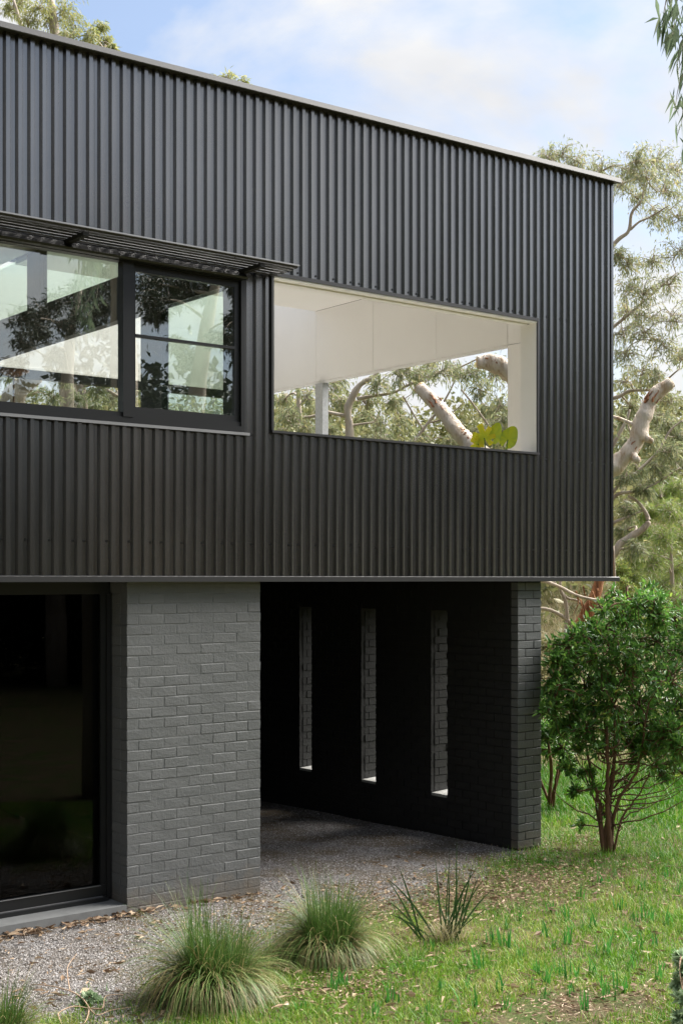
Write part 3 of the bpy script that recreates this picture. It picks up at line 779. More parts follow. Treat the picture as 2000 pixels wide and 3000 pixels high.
T.limb([W(1785, 1840, D), W(1792, 1760, D), W(1800, 1700, D), W(1796, 1600, D)], [.022, .02, .018, .014])
grey = T.wood; T.wood = red
for j in range(16):
    p = W(1695 + rng.uniform(-12, 70), 1820 - rng.uniform(0, 110), D - .15); T.limb([p, p + np.array([.03, -.02, -.15]) + rng.normal(size=3) * .03, p + np.array([.02, -.04, -.34]) + rng.normal(size=3) * .05], [.018, .014, .004], 4, 6, False)
for px, py, rp in ((1620, 1620, 60), (1700, 1560, 60)): T.clump(W(px, py, D), rp * D / FPX, 12, 14)
st = T.build("stringybark_tree", b, M['red_bark'], M['gum'], "tree with peeling orange red trunk under the overhanging corner")
ge = grey.mesh("boughs", True); ge.transform(__import__('mathutils').Matrix.Translation(-Vector(b))); link("boughs", ge, M['grey_bark'], st)

# gum seen through the terrace opening
T = Tree(15, (.1, .17)); D = 25.0; b = gpt(1030, D)
T.limb([b - UP * .3, W(1025, 1500, D), W(1020, 1330, D), W(1024, 1255, D), W(1018, 1195, D), W(1048, 1135, D), W(1072, 1115, D), W(1105, 1092, D), W(1180, 980, D)], [.22, .14, .095, .08, .072, .058, .045, .034, .02], 12, 60)
T.limb([W(1020, 1220, D), W(990, 1214, D), W(955, 1208, D), W(925, 1217, D), W(885, 1222, D), W(850, 1205, D)], [.042, .036, .034, .03, .026, .018])
T.limb([W(1046, 1168, D), W(1090, 1160, D), W(1150, 1150, D), W(1195, 1128, D), W(1280, 1092, D), W(1340, 1078, D), W(1420, 1040, D)], [.04, .03, .026, .025, .022, .018, .012])
T.limb([W(890, 1360, D), W(887, 1270, D), W(876, 1200, D), W(874, 1120, D), W(880, 1040, D)], [.06, .046, .042, .04, .034])
T.limb([W(1210, 1300, D), W(1248, 1245, D), W(1285, 1200, D), W(1320, 1140, D), W(1340, 1090, D)], [.03, .026, .022, .016, .01])
T.limb([W(1250, 1240, D), W(1300, 1225, D), W(1360, 1180, D)], [.02, .016, .008])
T.limb([W(1180, 1160, D), W(1215, 1220, D), W(1260, 1290, D)], [.016, .016, .016])
T.limb([W(1350, 1140, D), W(1390, 1190, D), W(1440, 1260, D)], [.016, .018, .02])
for px, py, rp in ((825, 1175, 45), (850, 1230, 40), (905, 1150, 40), (820, 1280, 40), (900, 1270, 40), (965, 1150, 45), (985, 1110, 45), (1000, 1180, 35), (1085, 1180, 45), (1100, 1130, 40), (1060, 1240, 40), (1110, 1240, 50), (1150, 1190, 40),
                   (1160, 1100, 45), (1210, 1090, 45), (1250, 1060, 45), (1180, 1250, 45), (1240, 1130, 40), (1300, 1080, 45), (1340, 1110, 45), (1390, 1090, 45), (1410, 1150, 45), (1450, 1110, 45), (1460, 1180, 45), (1470, 1240, 35), (1130, 1290, 50), (1070, 1300, 45),
                   (1230, 1300, 40), (1390, 1270, 25), (1330, 1300, 35), (960, 1260, 25), (1430, 1210, 30)):
    T.clump(W(px + rng.uniform(-8, 8), py + rng.uniform(-8, 8), D + rng.uniform(-1.2, 1.5)), rp * D / FPX * 1.3, 21, 11)
T.build("gum_tree", b, M['grey_bark'], M['gum'], "forked gum with drooping leaves seen through the white framed opening", group="gum trees behind the house", tint_bias=.08)

# gum crown over the left end of the roof
T = Tree(16, (.1, .17)); D = 32.0; b = gpt(230, D)
T.limb([b - UP * .3, W(220, 1400, D), W(200, 900, D), W(180, 500, D), W(170, 200, D), W(150, 0, D)], [.36, .32, .28, .22, .16, .08], 10, 40)
T.limb([W(182, 420, D), W(260, 250, D), W(310, 130, D)], [.1, .07, .03]); T.limb([W(172, 260, D), W(80, 120, D), W(40, 0, D)], [.1, .07, .03])
for px, py, rp in ((30, 30, 45), (80, 60, 45), (60, 5, 50), (120, 20, 50), (150, 70, 45), (190, 30, 50), (220, 75, 40), (260, 100, 35), (295, 85, 30), (310, 120, 28), (200, 110, 40), (330, 140, 18), (270, 140, 30), (120, 110, 40), (100, -60, 70), (200, -50, 70)):
    T.clump(W(px, py, D + rng.uniform(-1, 1)), rp * D / FPX * 1.1, 20, 16)
T.build("gum_tree", b, M['grey_bark'], M['gumy'], "yellow green gum crown rising above the left end of the roof", group="gum trees behind the house")
# tip of a second gum over the middle of the roof line
T = Tree(17, (.1, .16)); D = 30.0; b = gpt(690, D)
T.limb([b - UP * .3, W(690, 1000, D), W(685, 500, D), W(680, 290, D)], [.3, .25, .16, .05], 8, 30)
for px, py, rp in ((640, 228, 22), (670, 226, 30), (715, 240, 20), (690, 250, 40), (690, 320, 60)): T.clump(W(px, py, D), rp * D / FPX * 1.1, 14, 10)
T.build("gum_tree", b, M['grey_bark'], M['gumy'], "small leafy tip of a gum above the middle of the roof line", group="gum trees behind the house")
# gum beyond the far windows, seen through the upstairs glazing
T = Tree(18, (.1, .17)); D = 27.0; b = gpt(-20, D)
T.limb([b - UP * .3, W(0, 1400, D), W(30, 1195, D), W(85, 1110, D), W(130, 1065, D), W(200, 960, D)], [.3, .26, .24, .2, .17, .1], 12, 30)
T.limb([W(250, 1400, D), W(243, 1190, D), W(235, 1130, D), W(215, 1095, D), W(190, 1060, D)], [.12, .1, .09, .07, .05])
T.limb([W(240, 1130, D), W(290, 1115, D), W(350, 1095, D)], [.06, .05, .03]); T.limb([W(205, 1085, D), W(270, 1120, D), W(345, 1160, D)], [.06, .05, .03])
T.limb([W(-20, 1280, D), W(120, 1260, D), W(245, 1240, D)], [.08, .08, .08])
for px, py, rp in ((20, 1100, 35), (60, 1170, 40), (110, 1150, 40), (160, 1170, 45), (190, 1110, 35), (230, 1170, 35), (290, 1150, 35), (330, 1170, 35), (320, 1110, 30), (270, 1190, 30), (410, 1150, 35), (400, 1100, 30)):
    T.clump(W(px, py, D + rng.uniform(-1, 1)), rp * D / FPX * 1.1, 16, 13)
T.build("gum_tree", b, M['grey_bark'], M['gum'], "gum with pale slanting trunk glimpsed through the upstairs window", group="gum trees behind the house")

# soft wattles on the slope at the right
def bush(seed, name, D, base_px, clumps, leaf, aspect, droop, leafm, bark, label, cat, tw, per, dj=.8, group=None, bias=0.0, flat=.9):
    T = Tree(seed, leaf, aspect, droop); b = gpt(base_px, D); c0 = W(clumps[0][0], clumps[0][1], D)
    T.limb([b - UP * .2, b * .5 + c0 * .5 + np.array([.1, 0, 0]), c0], [.07, .05, .02], 7, 14)
    T.limb([b - UP * .2, b + UP * .7 + RIGHT * .3, b * .4 + c0 * .6 + RIGHT * .6], [.06, .045, .02], 7, 12)
    T.limb([b - UP * .2, b + UP * .7 - RIGHT * .3, b * .4 + c0 * .6 - RIGHT * .6], [.06, .045, .02], 7, 12)
    for px, py, rp in clumps: T.clump(W(px, py, D + T.r.uniform(-dj, dj)), rp * D / FPX, tw, per, flat)
    return T.build(name, b, bark, leafm, label, cat, group, ('stems', 'foliage'), tint_bias=bias)


bush(21, "wattle_tree", 25.0, 1960, [(1960, 1500, 60), (1890, 1500, 45), (1930, 1450, 45), (1985, 1430, 55), (2040, 1470, 60), (1880, 1570, 50), (1940, 1580, 60), (2000, 1580, 60), (1850, 1640, 45), (1910, 1650, 60), (1980, 1670, 60), (2050, 1620, 70), (1860, 1700, 45), (1930, 1720, 55), (2000, 1760, 60), (1980, 1830, 60)],
     (.09, .16), .07, .35, M['wattle'], M['grey_bark'], "feathery green wattle on the slope at the right edge", 'tree', 34, 32, bias=.05)
bush(22, "olive_shrub", 22.5, 1840, [(1835, 1720, 45), (1815, 1670, 35), (1850, 1760, 45), (1890, 1780, 50), (1825, 1790, 45), (1870, 1840, 50), (1930, 1800, 50)],
     (.04, .07), .35, .1, M['wattle'], M['brown_bark'], "small leaved yellow green shrub below the bare grey boughs", 'shrub', 24, 26, .5, bias=.15)
bush(23, "olive_shrub", 21.0, 1625, [(1615, 1960, 50), (1600, 1900, 40), (1640, 1900, 40), (1600, 2020, 45), (1660, 1980, 50), (1620, 2090, 50), (1680, 2060, 50), (1560, 1980, 50)],
     (.04, .07), .35, .1, M['brownleaf'], M['brown_bark'], "dull brown leaved shrub close behind the brick wall end", 'shrub', 24, 22, .5)

bush(27, "leafy_bush", 18.5, 1960, [(1960, 2120, 45), (1900, 2150, 40), (2010, 2100, 55), (1940, 2190, 40), (2000, 2180, 50), (1860, 2190, 30), (2060, 2150, 60), (1980, 2050, 50)],
     (.05, .09), .3, .1, M['wattle'], M['brown_bark'], "low fresh green bush behind the large glossy shrub", 'shrub', 22, 20, .5)
# big glossy shrub beside the wall
T = Tree(24, (.05, .095), .33, -.05); D = 13.7; b = onZ(1775, 2490, -.03); r = T.r
for px, py, j, rd in ((1700, 2080, .2, .026), (1760, 1980, -.2, .03), (1850, 2000, .3, .03), (1800, 2090, .0, .024), (1900, 2060, -.25, .022), (1680, 2200, .3, .016), (1930, 2200, -.1, .014)):
    o = b + RIGHT * r.uniform(-.06, .06) + FWD * r.uniform(-.05, .05); e = W(px, py, D + j)
    T.limb([o - UP * .1, o * .8 + e * .2 + UP * .15 + RIGHT * r.uniform(-.03, .03), o * .45 + e * .55 + RIGHT * r.uniform(-.06, .06), e], [rd * .95, rd * .8, rd * .6, rd * .4], 8, 18, True, .006)
for px, py, rp in ((1700, 1880, 55), (1660, 1900, 45), (1745, 1860, 50), (1790, 1850, 50), (1830, 1810, 45), (1880, 1780, 45), (1905, 1755, 35), (1940, 1800, 45), (1990, 1830, 55), (1640, 1950, 40), (1690, 1950, 55), (1750, 1930, 55), (1810, 1920, 60), (1870, 1880, 60), (1930, 1880, 60), (1985, 1920, 60),
                   (1625, 2020, 35), (1670, 2020, 45), (1730, 2010, 55), (1790, 2000, 55), (1850, 1980, 60), (1910, 1970, 60), (1970, 2000, 60), (1620, 2085, 32), (1680, 2085, 45), (1740, 2080, 45), (1800, 2070, 50), (1860, 2060, 55), (1920, 2060, 55), (1980, 2080, 55), (1650, 2130, 30),
                   (1720, 2140, 35), (1900, 2130, 45), (1960, 2150, 50), (1830, 2130, 35), (2040, 1900, 70), (2050, 2020, 70), (2040, 2120, 60), (2060, 1820, 60), (1870, 2190, 30), (1990, 2200, 40), (2060, 2200, 50), (1610, 2150, 28)):
    T.clump(W(px, py, D + r.uniform(-.55, .55)), rp * D / FPX * 1.5, 24, 15, 1.0)
T.droop = -.1
for px, py, rp in ((1750, 2210, 22), (1690, 2270, 20), (1800, 2200, 22), (1860, 2230, 25), (1920, 2250, 25), (1730, 2310, 18), (1700, 2420, 16), (1840, 2290, 18), (1960, 2240, 25), (1760, 2380, 14)): T.clump(W(px, py, D + r.uniform(-.3, .3)), rp * D / FPX, 7, 7, 1.0)
for j in range(46):       # ragged sprays poking out of the crown
    aa = r.uniform(0, 6.28); T.clump(W(1850 + (205 if math.cos(aa) < 0 else 240) * math.cos(aa) * r.uniform(.75, 1.08), 1985 - 225 * math.sin(aa) * r.uniform(.6, 1.12), D + r.uniform(-.5, .5)), .11, 6, 9, 1.0)
for px, py, rp in ((1640, 2190, 30), (1700, 2200, 32), (1660, 2250, 24), (1930, 2190, 36), (1985, 2220, 38), (1890, 2210, 28), (1770, 2180, 28), (1720, 2260, 22), (1945, 2270, 24), (2010, 2280, 30), (1680, 2320, 18)): T.clump(W(px, py, D + r.uniform(-.4, .4)), rp * D / FPX, 12, 10, 1.0)
for j in range(34):       # bare thin twigs low down
    a = b + UP * r.uniform(.2, 1.0) + RIGHT * r.uniform(-.05, .15); e = a + RIGHT * r.uniform(-.7, 1.0) + FWD * r.uniform(-.4, .4) + UP * r.uniform(.2, .7)
    T.limb([a, (a + e) / 2 - UP * .08 + r.normal(size=3) * .05, e], [.009, .006, .002], 4, 9, False, .012)
T.build("glossy_shrub", b, M['brown_bark'], M['dense'], "large glossy dark green shrub with several brown stems beside the wall end", 'shrub', None, ('stems', 'foliage'), True)
# its smaller neighbour behind the wall end
T = Tree(25, (.06, .1), .34, .05); D = 16.0; b = onZ(1612, 2362, -.04); r = T.r
for px, py, rd in ((1600, 2150, .022), (1640, 2140, .02), (1580, 2180, .018), (1660, 2180, .014)):
    o = b + RIGHT * r.uniform(-.05, .05); e = W(px, py, D + r.uniform(-.3, .3)); T.limb([o - UP * .1, o * .5 + e * .5 + r.normal(size=3) * .04, e], [rd * 1.1, rd, rd * .6], 7, 12, True, .005)
for px, py, rp in ((1600, 2140, 40), (1640, 2130, 40), (1570, 2160, 45), (1680, 2150, 35), (1610, 2200, 35), (1660, 2210, 25), (1590, 2080, 40)): T.clump(W(px, py, D + r.uniform(-.4, .4)), rp * D / FPX, 18, 12, 1.0)
T.build("glossy_shrub", b, M['brown_bark'], M['dense'], "smaller dark stemmed shrub tucked behind the brick wall end", 'shrub', None, ('stems', 'foliage'), True)

# gum bough hanging into the top right corner, its trunk out of frame
T = Tree(26, (.12, .19), .16, 1.0); D = 8.6; b = W(2520, HY, D); b[2] = 0; r = T.r
T.limb([b - UP * .3, W(2510, 1000, D), W(2480, 300, D), W(2400, -200, D), W(2200, -330, D), W(2030, -260, D), W(1990, -120, D)], [.2, .18, .15, .1, .06, .035, .012], 10, 40)
def spray(pts, per, spread):
    P = spline([W(px, py, D + r.uniform(-.15, .15)) for px, py in pts], 14); T.wood.tube(P, np.linspace(.006, .0015, 14), 4, False)
    i = r.uniform(1, 13, per).astype(int); T.lp.append(P[i] + r.normal(size=(per, 3)) * spread * .25); T.ld.append(r.normal(size=(per, 3)) * .42 - UP)
spray([(1990, -120), (1960, -40), (1945, 30), (1940, 70)], 34, .1); spray([(2000, -130), (1985, -20), (1975, 60), (1970, 100)], 40, .1); spray([(2010, -140), (2020, 0), (2010, 90), (1995, 140)], 36, .1)
spray([(2030, -100), (2010, 80), (1990, 130), (1985, 175)], 14, .08); spray([(2050, -100), (2025, 150), (1990, 240), (1975, 330)], 26, .1); spray([(2060, -100), (2040, 200), (2005, 290), (1995, 370)], 34, .1)
spray([(2090, -100), (2060, 250), (2020, 340), (2000, 430)], 18, .08); spray([(2120, -150), (2100, 100), (2080, 300), (2060, 420)], 50, .12)
T.build("gum_tree", b, M['grey_bark'], M['hang'], "gum bough with long hanging leaves in the top right corner", group=None)

# ------------------------------------------------------------------ trees across the garden, seen in the window reflections
def mirror_tree(seed, D, trunk, clumps, label, leaf=(.11, .18), tw=34, per=16, rscale=1.15, bark='grey_bark', leafm='evergreen'):
    T = Tree(seed, leaf, .24, .4); P = [mirror(W(px, py, D)) for px, py in trunk]; b = P[0].copy(); b[2] = 0
    T.limb([b - UP * .3] + P[1:], np.linspace(.3, .06, len(P)), 8, 24)
    for px, py, rp in clumps: T.clump(mirror(W(px, py, D + T.r.uniform(-1.5, 1.5))), rp * D / FPX * rscale, tw, per)
    T.build("garden_tree", b, M[bark], M[leafm], label, group="trees across the garden")
mirror_tree(31, 34, [(200, 1697), (190, 1300), (200, 1000), (230, 850)], [(60, 940, 50), (110, 920, 55), (170, 890, 60), (230, 870, 60), (290, 850, 60), (330, 810, 50), (120, 980, 50), (200, 960, 55), (260, 930, 60), (320, 900, 60), (60, 1000, 45), (30, 1080, 40), (150, 1050, 30), (300, 970, 40)],
            "spreading dark tree mirrored in the large left window pane")
mirror_tree(32, 30, [(560, 1697), (550, 1400), (572, 1150), (600, 950), (625, 830), (640, 700)], [(420, 830, 60), (480, 810, 60), (540, 830, 60), (430, 890, 55), (500, 880, 55), (570, 860, 50), (590, 800, 50), (450, 930, 40), (660, 800, 45), (690, 850, 40), (680, 940, 40), (640, 1000, 40), (700, 1010, 40), (510, 1010, 35), (540, 1050, 35)],
            "tall dark trunked tree mirrored in the small right window pane")
mirror_tree(33, 32, [(900, 1697), (900, 1400), (900, 1200)], [(780, 1150, 70), (860, 1120, 80), (950, 1100, 80), (1040, 1150, 80), (900, 1200, 90), (820, 1230, 80), (1000, 1230, 90)], "dark tree mirrored faintly in the cladding below the white opening", rscale=1.2)
mirror_tree(34, 36, [(1350, 1697), (1350, 1400), (1350, 1200)], [(1220, 1190, 80), (1300, 1150, 90), (1380, 1120, 90), (1460, 1160, 90), (1350, 1240, 100), (1250, 1260, 90), (1450, 1250, 90)], "dark tree mirrored faintly in the cladding near the right corner", rscale=1.2)
mirror_tree(35, 36, [(1800, 1697), (1800, 1400), (1800, 1100)], [(1650, 1150, 90), (1750, 1080, 90), (1850, 1060, 90), (1950, 1120, 90), (1800, 1180, 110), (1700, 1240, 90), (1900, 1230, 100)], "dark tree across the garden opposite the right corner of the house", rscale=1.2)


def leaf_mass(name, boxes, n, size, mat, label, cat, seed):
    r = np.random.default_rng(seed); P = []
    wts = np.array([b[3] ** 2 * b[4] for b in boxes]); wts /= wts.sum()
    for (x, y, z, rad, hz), w in zip(boxes, wts):
        m = int(n * w) + 1; u = unit(r.normal(size=(m, 3))) * r.uniform(.55, 1.0, (m, 1)) ** .6
        u *= (1 + .25 * np.sin(u[:, :1] * 7 + z) * np.sin(u[:, 1:2] * 6 + x))
        P.append(np.array([x, y, z]) + u * np.array([rad, rad, hz]))
    P = np.vstack(P); n = len(P); L = r.uniform(.6, 1.3, n) * size
    v, f = leaf_quads(P, r.normal(size=(n, 3)) - UP * .2, L, L * .5, r=r)
    return link(name, np_mesh(name, v, f, np.repeat(r.beta(2, 2.4, n), 4)), mat, label=label, cat=cat, kind='stuff')


# understorey along the far side of the garden (behind the camera) and the tall belt to the west
bx = []
for px in range(-900, 2900, 90):
    p = mirror(W(px, HY, 38 + random.uniform(-3, 5))); hh = 38 * random.uniform(.135, .17) + 2.7; bx.append((p[0], p[1], hh * .5, 2.4, hh * .55))
leaf_mass("shrubbery", bx, 130000, .36, M['evergreen'], "belt of dark shrubbery closing the far side of the garden", "shrubbery", 41)
for j, (x, y, hgt) in enumerate(((-30, -2, 21), (-31, -11, 22), (-30, -19, 21), (-27, -27, 19), (-22, -34, 17))):
    T = Tree(50 + j, (.6, 1.0), .6, .3); b = np.array([x, y, 0.0]); T.limb([b, b + UP * hgt * .5, b + UP * hgt * .9], [.4, .3, .08], 8, 12)
    for q in range(34): T.clump(b + UP * hgt * T.r.uniform(.1, .98) + np.append(T.r.normal(size=2) * 2.6, 0), 2.6, 12, 22)
    T.build("garden_tree", b, M['grey_bark'], M['evergreen'], ["tall evergreen standing nearest the house on its west side", "second tall evergreen west of the house", "middle tall evergreen of the western row", "fourth tall evergreen of the western row", "shorter evergreen ending the western row"][j], group="evergreens west of the house")

# undergrowth on the slope behind the house
bx = []
rs = random.Random(5)
for j in range(150):
    Dd = rs.uniform(34, 75); px = rs.uniform(-500, 2700); p = gpt(px, Dd); rr_ = rs.uniform(1.2, 2.6)
    bx.append((p[0], p[1], p[2] + rr_ * .4, rr_, rr_ * rs.uniform(.6, 1.1)))
leaf_mass("undergrowth", bx, 120000, .3, M['brownleaf'], "olive undergrowth covering the slope behind the house", "undergrowth", 42)


# ------------------------------------------------------------------ ground cover
def blades(P, H, lean, width, segs, tint, r, curve=.6):
    """tapered blade strips; P base points, H heights, lean = horizontal unit dirs * amount"""
    n = len(P); side = unit(np.cross(np.concatenate([lean[:, :2], np.full((n, 1), .001)], 1) + .3 * r.normal(size=(n, 3)) * np.array([1, 1, 0]), UP)); V = []
    for k in range(segs + 1):
        t = k / segs; w = width * (1 - t) ** .7 + width * .05
        c = P + lean * H[:, None] * (t ** 1.5) + UP * (H[:, None] * (t - curve * np.linalg.norm(lean, axis=1)[:, None] * t * t * .75))
        V += [c + side * w[:, None] * .5, c - side * w[:, None] * .5]
    V = np.stack(V, 1).reshape(-1, 3); b = np.arange(n)[:, None] * (2 * (segs + 1))
    F = np.concatenate([b + np.array([2 * k, 2 * k + 1, 2 * k + 3, 2 * k + 2]) for k in range(segs)], 0)
    return V, F, np.repeat(tint, 2 * (segs + 1))


def scatter_ground(n, D0, D1, px0, px1, r):
    inv = r.uniform(1 / D1 ** 1.2, 1 / D0 ** 1.2, n) ** (-1 / 1.2); px = r.uniform(px0, px1, n)
    P = CAM[None] + inv[:, None] * (FWD[None] + RIGHT[None] * ((px - 1000) / FPX)[:, None])
    return P[:, 0], P[:, 1], inv


SOIL = onZ(1690, 2955)
r = np.random.default_rng(60)
x, y, dd = scatter_ground(360000, 7.4, 26, -100, 2300, r)
gm = gravel_mask(x, y); dens = .5 + .5 * vnoise(x, y, 1.6, 7) * .9 + .25 * vnoise(x, y, 6, 8)
right_green = np.clip((x - 2) / 5, 0, 1)
bare = np.clip(1 - np.hypot((x - 3.1) / 2.3, (y + 1.25) / 1.0) + .3 * vnoise(x, y, 4.4, 35), 0, 1) * .95 + np.clip(1 - np.hypot((x - SOIL[0]) / .9, (y - SOIL[1]) / .5) + .35 * vnoise(x, y, 5, 33), 0, 1) * 2
patch = np.clip(vnoise(x, y, 3.1, 9) - .72, 0, 1) * (x < 4) * (y < -.2)
keep = (r.uniform(size=len(x)) < np.clip(dens + .3 + .35 * right_green, .2, 1) * (1 - gm) * (1 - bare) + patch * .5) & ~((y > -.02) & (x > -6.2) & (x < 4.9) & (y < 7.5)) & (gm < .97) | ((patch > .1) & (gm > .5) & (r.uniform(size=len(x)) < .12) & (y < -.15))
x, y, dd = x[keep], y[keep], dd[keep]; n = len(x)
P = np.stack([x, y, height(x, y) - .004], -1)
rg = np.clip((x - 2.5) / 5, 0, 1)
H = r.gamma(3.5, .0125, n) * (1 + 1.3 * rg) * (1 + .45 * np.clip(vnoise(x, y, 4.2, 21), -.8, 1.5)) * np.where(dd > 16, 1.5, 1); th = r.uniform(0, 6.28, n)
lean = np.stack([np.cos(th), np.sin(th), 0 * th], -1) * r.uniform(.1, 1.0, n)[:, None]
tint = np.clip(.5 + .24 * r.normal(size=n) + .26 * vnoise(x, y, 1.9, 11) - .34 * rg, 0, 1)
V, F, tt = blades(P, H, lean, np.where(dd > 15, .008, .0052) * r.uniform(.7, 1.3, n), 2, tint, r)
link("grass", np_mesh("grass", V, F, tt), M['grass'], label="patchy bright green lawn grass right of the gravel", cat="grass", kind='stuff')

# dry pale grass on the slope
r = np.random.default_rng(61)
x, y, dd = scatter_ground(60000, 20, 48, 1300, 2300, r); keep = (dd > 22) | (r.uniform(size=len(x)) < .3); x, y, dd = x[keep], y[keep], dd[keep]; n = len(x)
P = np.stack([x, y, height(x, y) - .01], -1); th = r.uniform(0, 6.28, n); lean = np.stack([np.cos(th), np.sin(th), 0 * th], -1) * r.uniform(.2, 1.0, n)[:, None]
V, F, tt = blades(P, r.uniform(.2, .6, n), lean, r.uniform(.01, .02, n), 2, np.clip(r.normal(.45, .25, n), 0, 1), r)
link("dry_grass", np_mesh("dry_grass", V, F, tt), M['dry'], label="pale dry grass on the slope under the overhang", cat="dry grass", kind='stuff')

# gravel stones
r = np.random.default_rng(62)
x, y, dd = scatter_ground(150000, 7.4, 17, -150, 1650, r); gm = gravel_mask(x, y)
keep = (r.uniform(size=len(x)) < gm * (.22 + .78 * np.clip(vnoise(x, y, 1.7, 13) + .5 * vnoise(x, y, 6, 14) + .75, 0, 1))) & ~((y > -.01) & (x < PIER_R)) & (x < WL) & (y < 6)
x, y = x[keep], y[keep]; n = len(x); c = np.stack([x, y, height(x, y) + .002], -1)
oc = np.array([(1, 0, 0), (0, 1, 0), (-1, 0, 0), (0, -1, 0), (0, 0, 1)], float)
s = r.uniform(.004, .011, (n, 1, 1)) * r.uniform(.6, 1.3, (n, 5, 1)); a = r.uniform(0, 6.28, n); ca, sa = np.cos(a)[:, None], np.sin(a)[:, None]
o = oc[None] * s * np.array([1, 1, .8]); V = np.stack([o[..., 0] * ca - o[..., 1] * sa, o[..., 0] * sa + o[..., 1] * ca, o[..., 2]], -1) + c[:, None]
F = (np.arange(n)[:, None, None] * 5 + np.array([(0, 1, 4), (1, 2, 4), (2, 3, 4), (3, 0, 4)])[None]).reshape(-1, 3)
link("gravel", np_mesh("gravel", V.reshape(-1, 3), F, np.repeat(r.beta(2, 2, n), 5)), M['stone'], label="grey crushed stone gravel along the house and into the carport", cat="gravel", kind='stuff')

# fallen leaves
r = np.random.default_rng(63)
x, y, dd = scatter_ground(4200, 7.4, 16, 0, 2050, r); q = r.uniform(size=len(x)) < np.clip(.25 + .5 * vnoise(x, y, 2.7, 31), 0, 1) + .65 * (np.clip(1 - np.hypot((x - 3.2) / 1.8, (y + 1.2) / .9), 0, 1) > 0)
x, y = x[q], y[q]
xe = np.concatenate([r.uniform(-1.6, .1, 230), r.uniform(.1, 1.3, 70)]); ye = -.02 - np.abs(r.normal(0, .06, 300)); x = np.concatenate([x, xe]); y = np.concatenate([y, ye])
nb = len(x)
def drift(m, cx, cy, rx, ry): u = r.normal(size=(m, 2)) * .5; return cx + u[:, 0] * rx, cy + u[:, 1] * ry
for dr in ((3800, 3.0, -1.2, 2.3, .8), (900, SOIL[0], SOIL[1], .9, .5), (800, float(onZ(1010, 2890)[0]), float(onZ(1010, 2890)[1]), .5, .3), (1500, .9, -1.0, 2.2, .9), (500, 5.3, -.1, .8, .4)):
    a_, b_ = drift(*dr); x = np.concatenate([x, a_]); y = np.concatenate([y, b_])
small = np.arange(len(x)) >= nb
ok = ~((y > -.01) & (x < PIER_R)) & (y < .5); x, y, small = x[ok], y[ok], small[ok]; n = len(x)
th = r.uniform(0, 6.28, n); d = np.stack([np.cos(th), np.sin(th), r.uniform(-.05, .25, n)], -1)
L = np.where(small, r.uniform(.018, .055, n), r.uniform(.035, .11, n)); P = np.stack([x, y, height(x, y) + .016 + r.uniform(0, .02, n)], -1)
V, F = leaf_quads(P, d, L, L * r.uniform(.2, .4, n), .3, .02, r)
link("leaf_litter", np_mesh("leaf_litter", V, F, np.repeat(r.uniform(0, 1, n), 4)), M['litter'], label="fallen tan gum leaves lying on gravel and lawn", cat="fallen leaves", kind='stuff')


# tussock grasses
def tussock(px, py, rad, hgt, n, seed, label, dryness=.33):
    b = onZ(px, py, 0.0); r = np.random.default_rng(seed); t = empty("tussock_grass", (b[0], b[1], 0), label, "grass clump", "tussock grasses in the foreground")
    for nm, m, cnt, mat in (("green_blades", 0, int(n * (1 - dryness)), M['tuss']), ("straw_blades", 1, int(n * dryness), M['tussdry'])):
        th = r.uniform(0, 6.28, cnt); q = np.sqrt(r.uniform(0, 1, cnt)) * .15
        base = np.stack([np.cos(th) * q * rad * 2, np.sin(th) * q * rad * 2, np.zeros(cnt)], -1)
        th2 = th + r.normal(0, .6, cnt); th2 = np.where(r.uniform(size=cnt) < .18, r.normal(seed * 1.7, .7, cnt), th2)
        if m == 0: a = np.abs(r.normal(.0, 1.2, cnt)).clip(.02, 2.0)
        else: a = r.uniform(.35, 1.9, cnt)
        L = hgt * r.uniform(.5, 1.25, cnt) * np.where(a > 1, 1.12, 1) * (1 + .2 * np.sin(th + seed * 2.1) + .14 * np.sin(th * 2 + seed) + .12 * np.sin(th * 7 + seed * 2)); L *= np.where(r.uniform(size=cnt) < .05, 1.15, 1)
        segs = 7; V = []; pos = base.copy(); ang = a * .25
        side = np.stack([-np.sin(th2), np.cos(th2), np.zeros(cnt)], -1); w0 = r.uniform(.0018, .0042, cnt)
        for k in range(segs + 1):
            w = w0 * (1 - (k / segs) ** 1.5 * .85); V += [pos + side * w[:, None], pos - side * w[:, None]]
            pos = pos + (np.stack([np.cos(th2) * np.sin(ang), np.sin(th2) * np.sin(ang), np.cos(ang)], -1)) * (L / segs)[:, None]
            pos[:, 2] = np.maximum(pos[:, 2], .004 + .02 * r.uniform(size=cnt)); ang = np.minimum(ang + a * (.32 if m == 0 else .42) * r.uniform(.7, 1.3, cnt), 2.7)
            th2 = th2 + r.normal(0, .09, cnt)
        V = np.stack(V, 1).reshape(-1, 3); bb = np.arange(cnt)[:, None] * 2 * (segs + 1)
        F = np.concatenate([bb + np.array([2 * k, 2 * k + 1, 2 * k + 3, 2 * k + 2]) for k in range(segs)], 0)
        tnt = np.clip(r.normal(.42, .22, cnt) + .2 * (a > .9), 0, 1)
        link(nm, np_mesh(nm, V, F, np.repeat(tnt, 2 * (segs + 1))), mat, t)
tussock(632, 2925, .62, .5, 5200, 71, "largest tussock of fine grass, in front of the brick pier")
tussock(964, 2812, .5, .46, 4400, 72, "middle tussock of fine grass, standing behind the largest one")
tussock(-10, 3090, .4, .34, 2400, 73, "pale tussock cut off by the bottom left corner", .3)

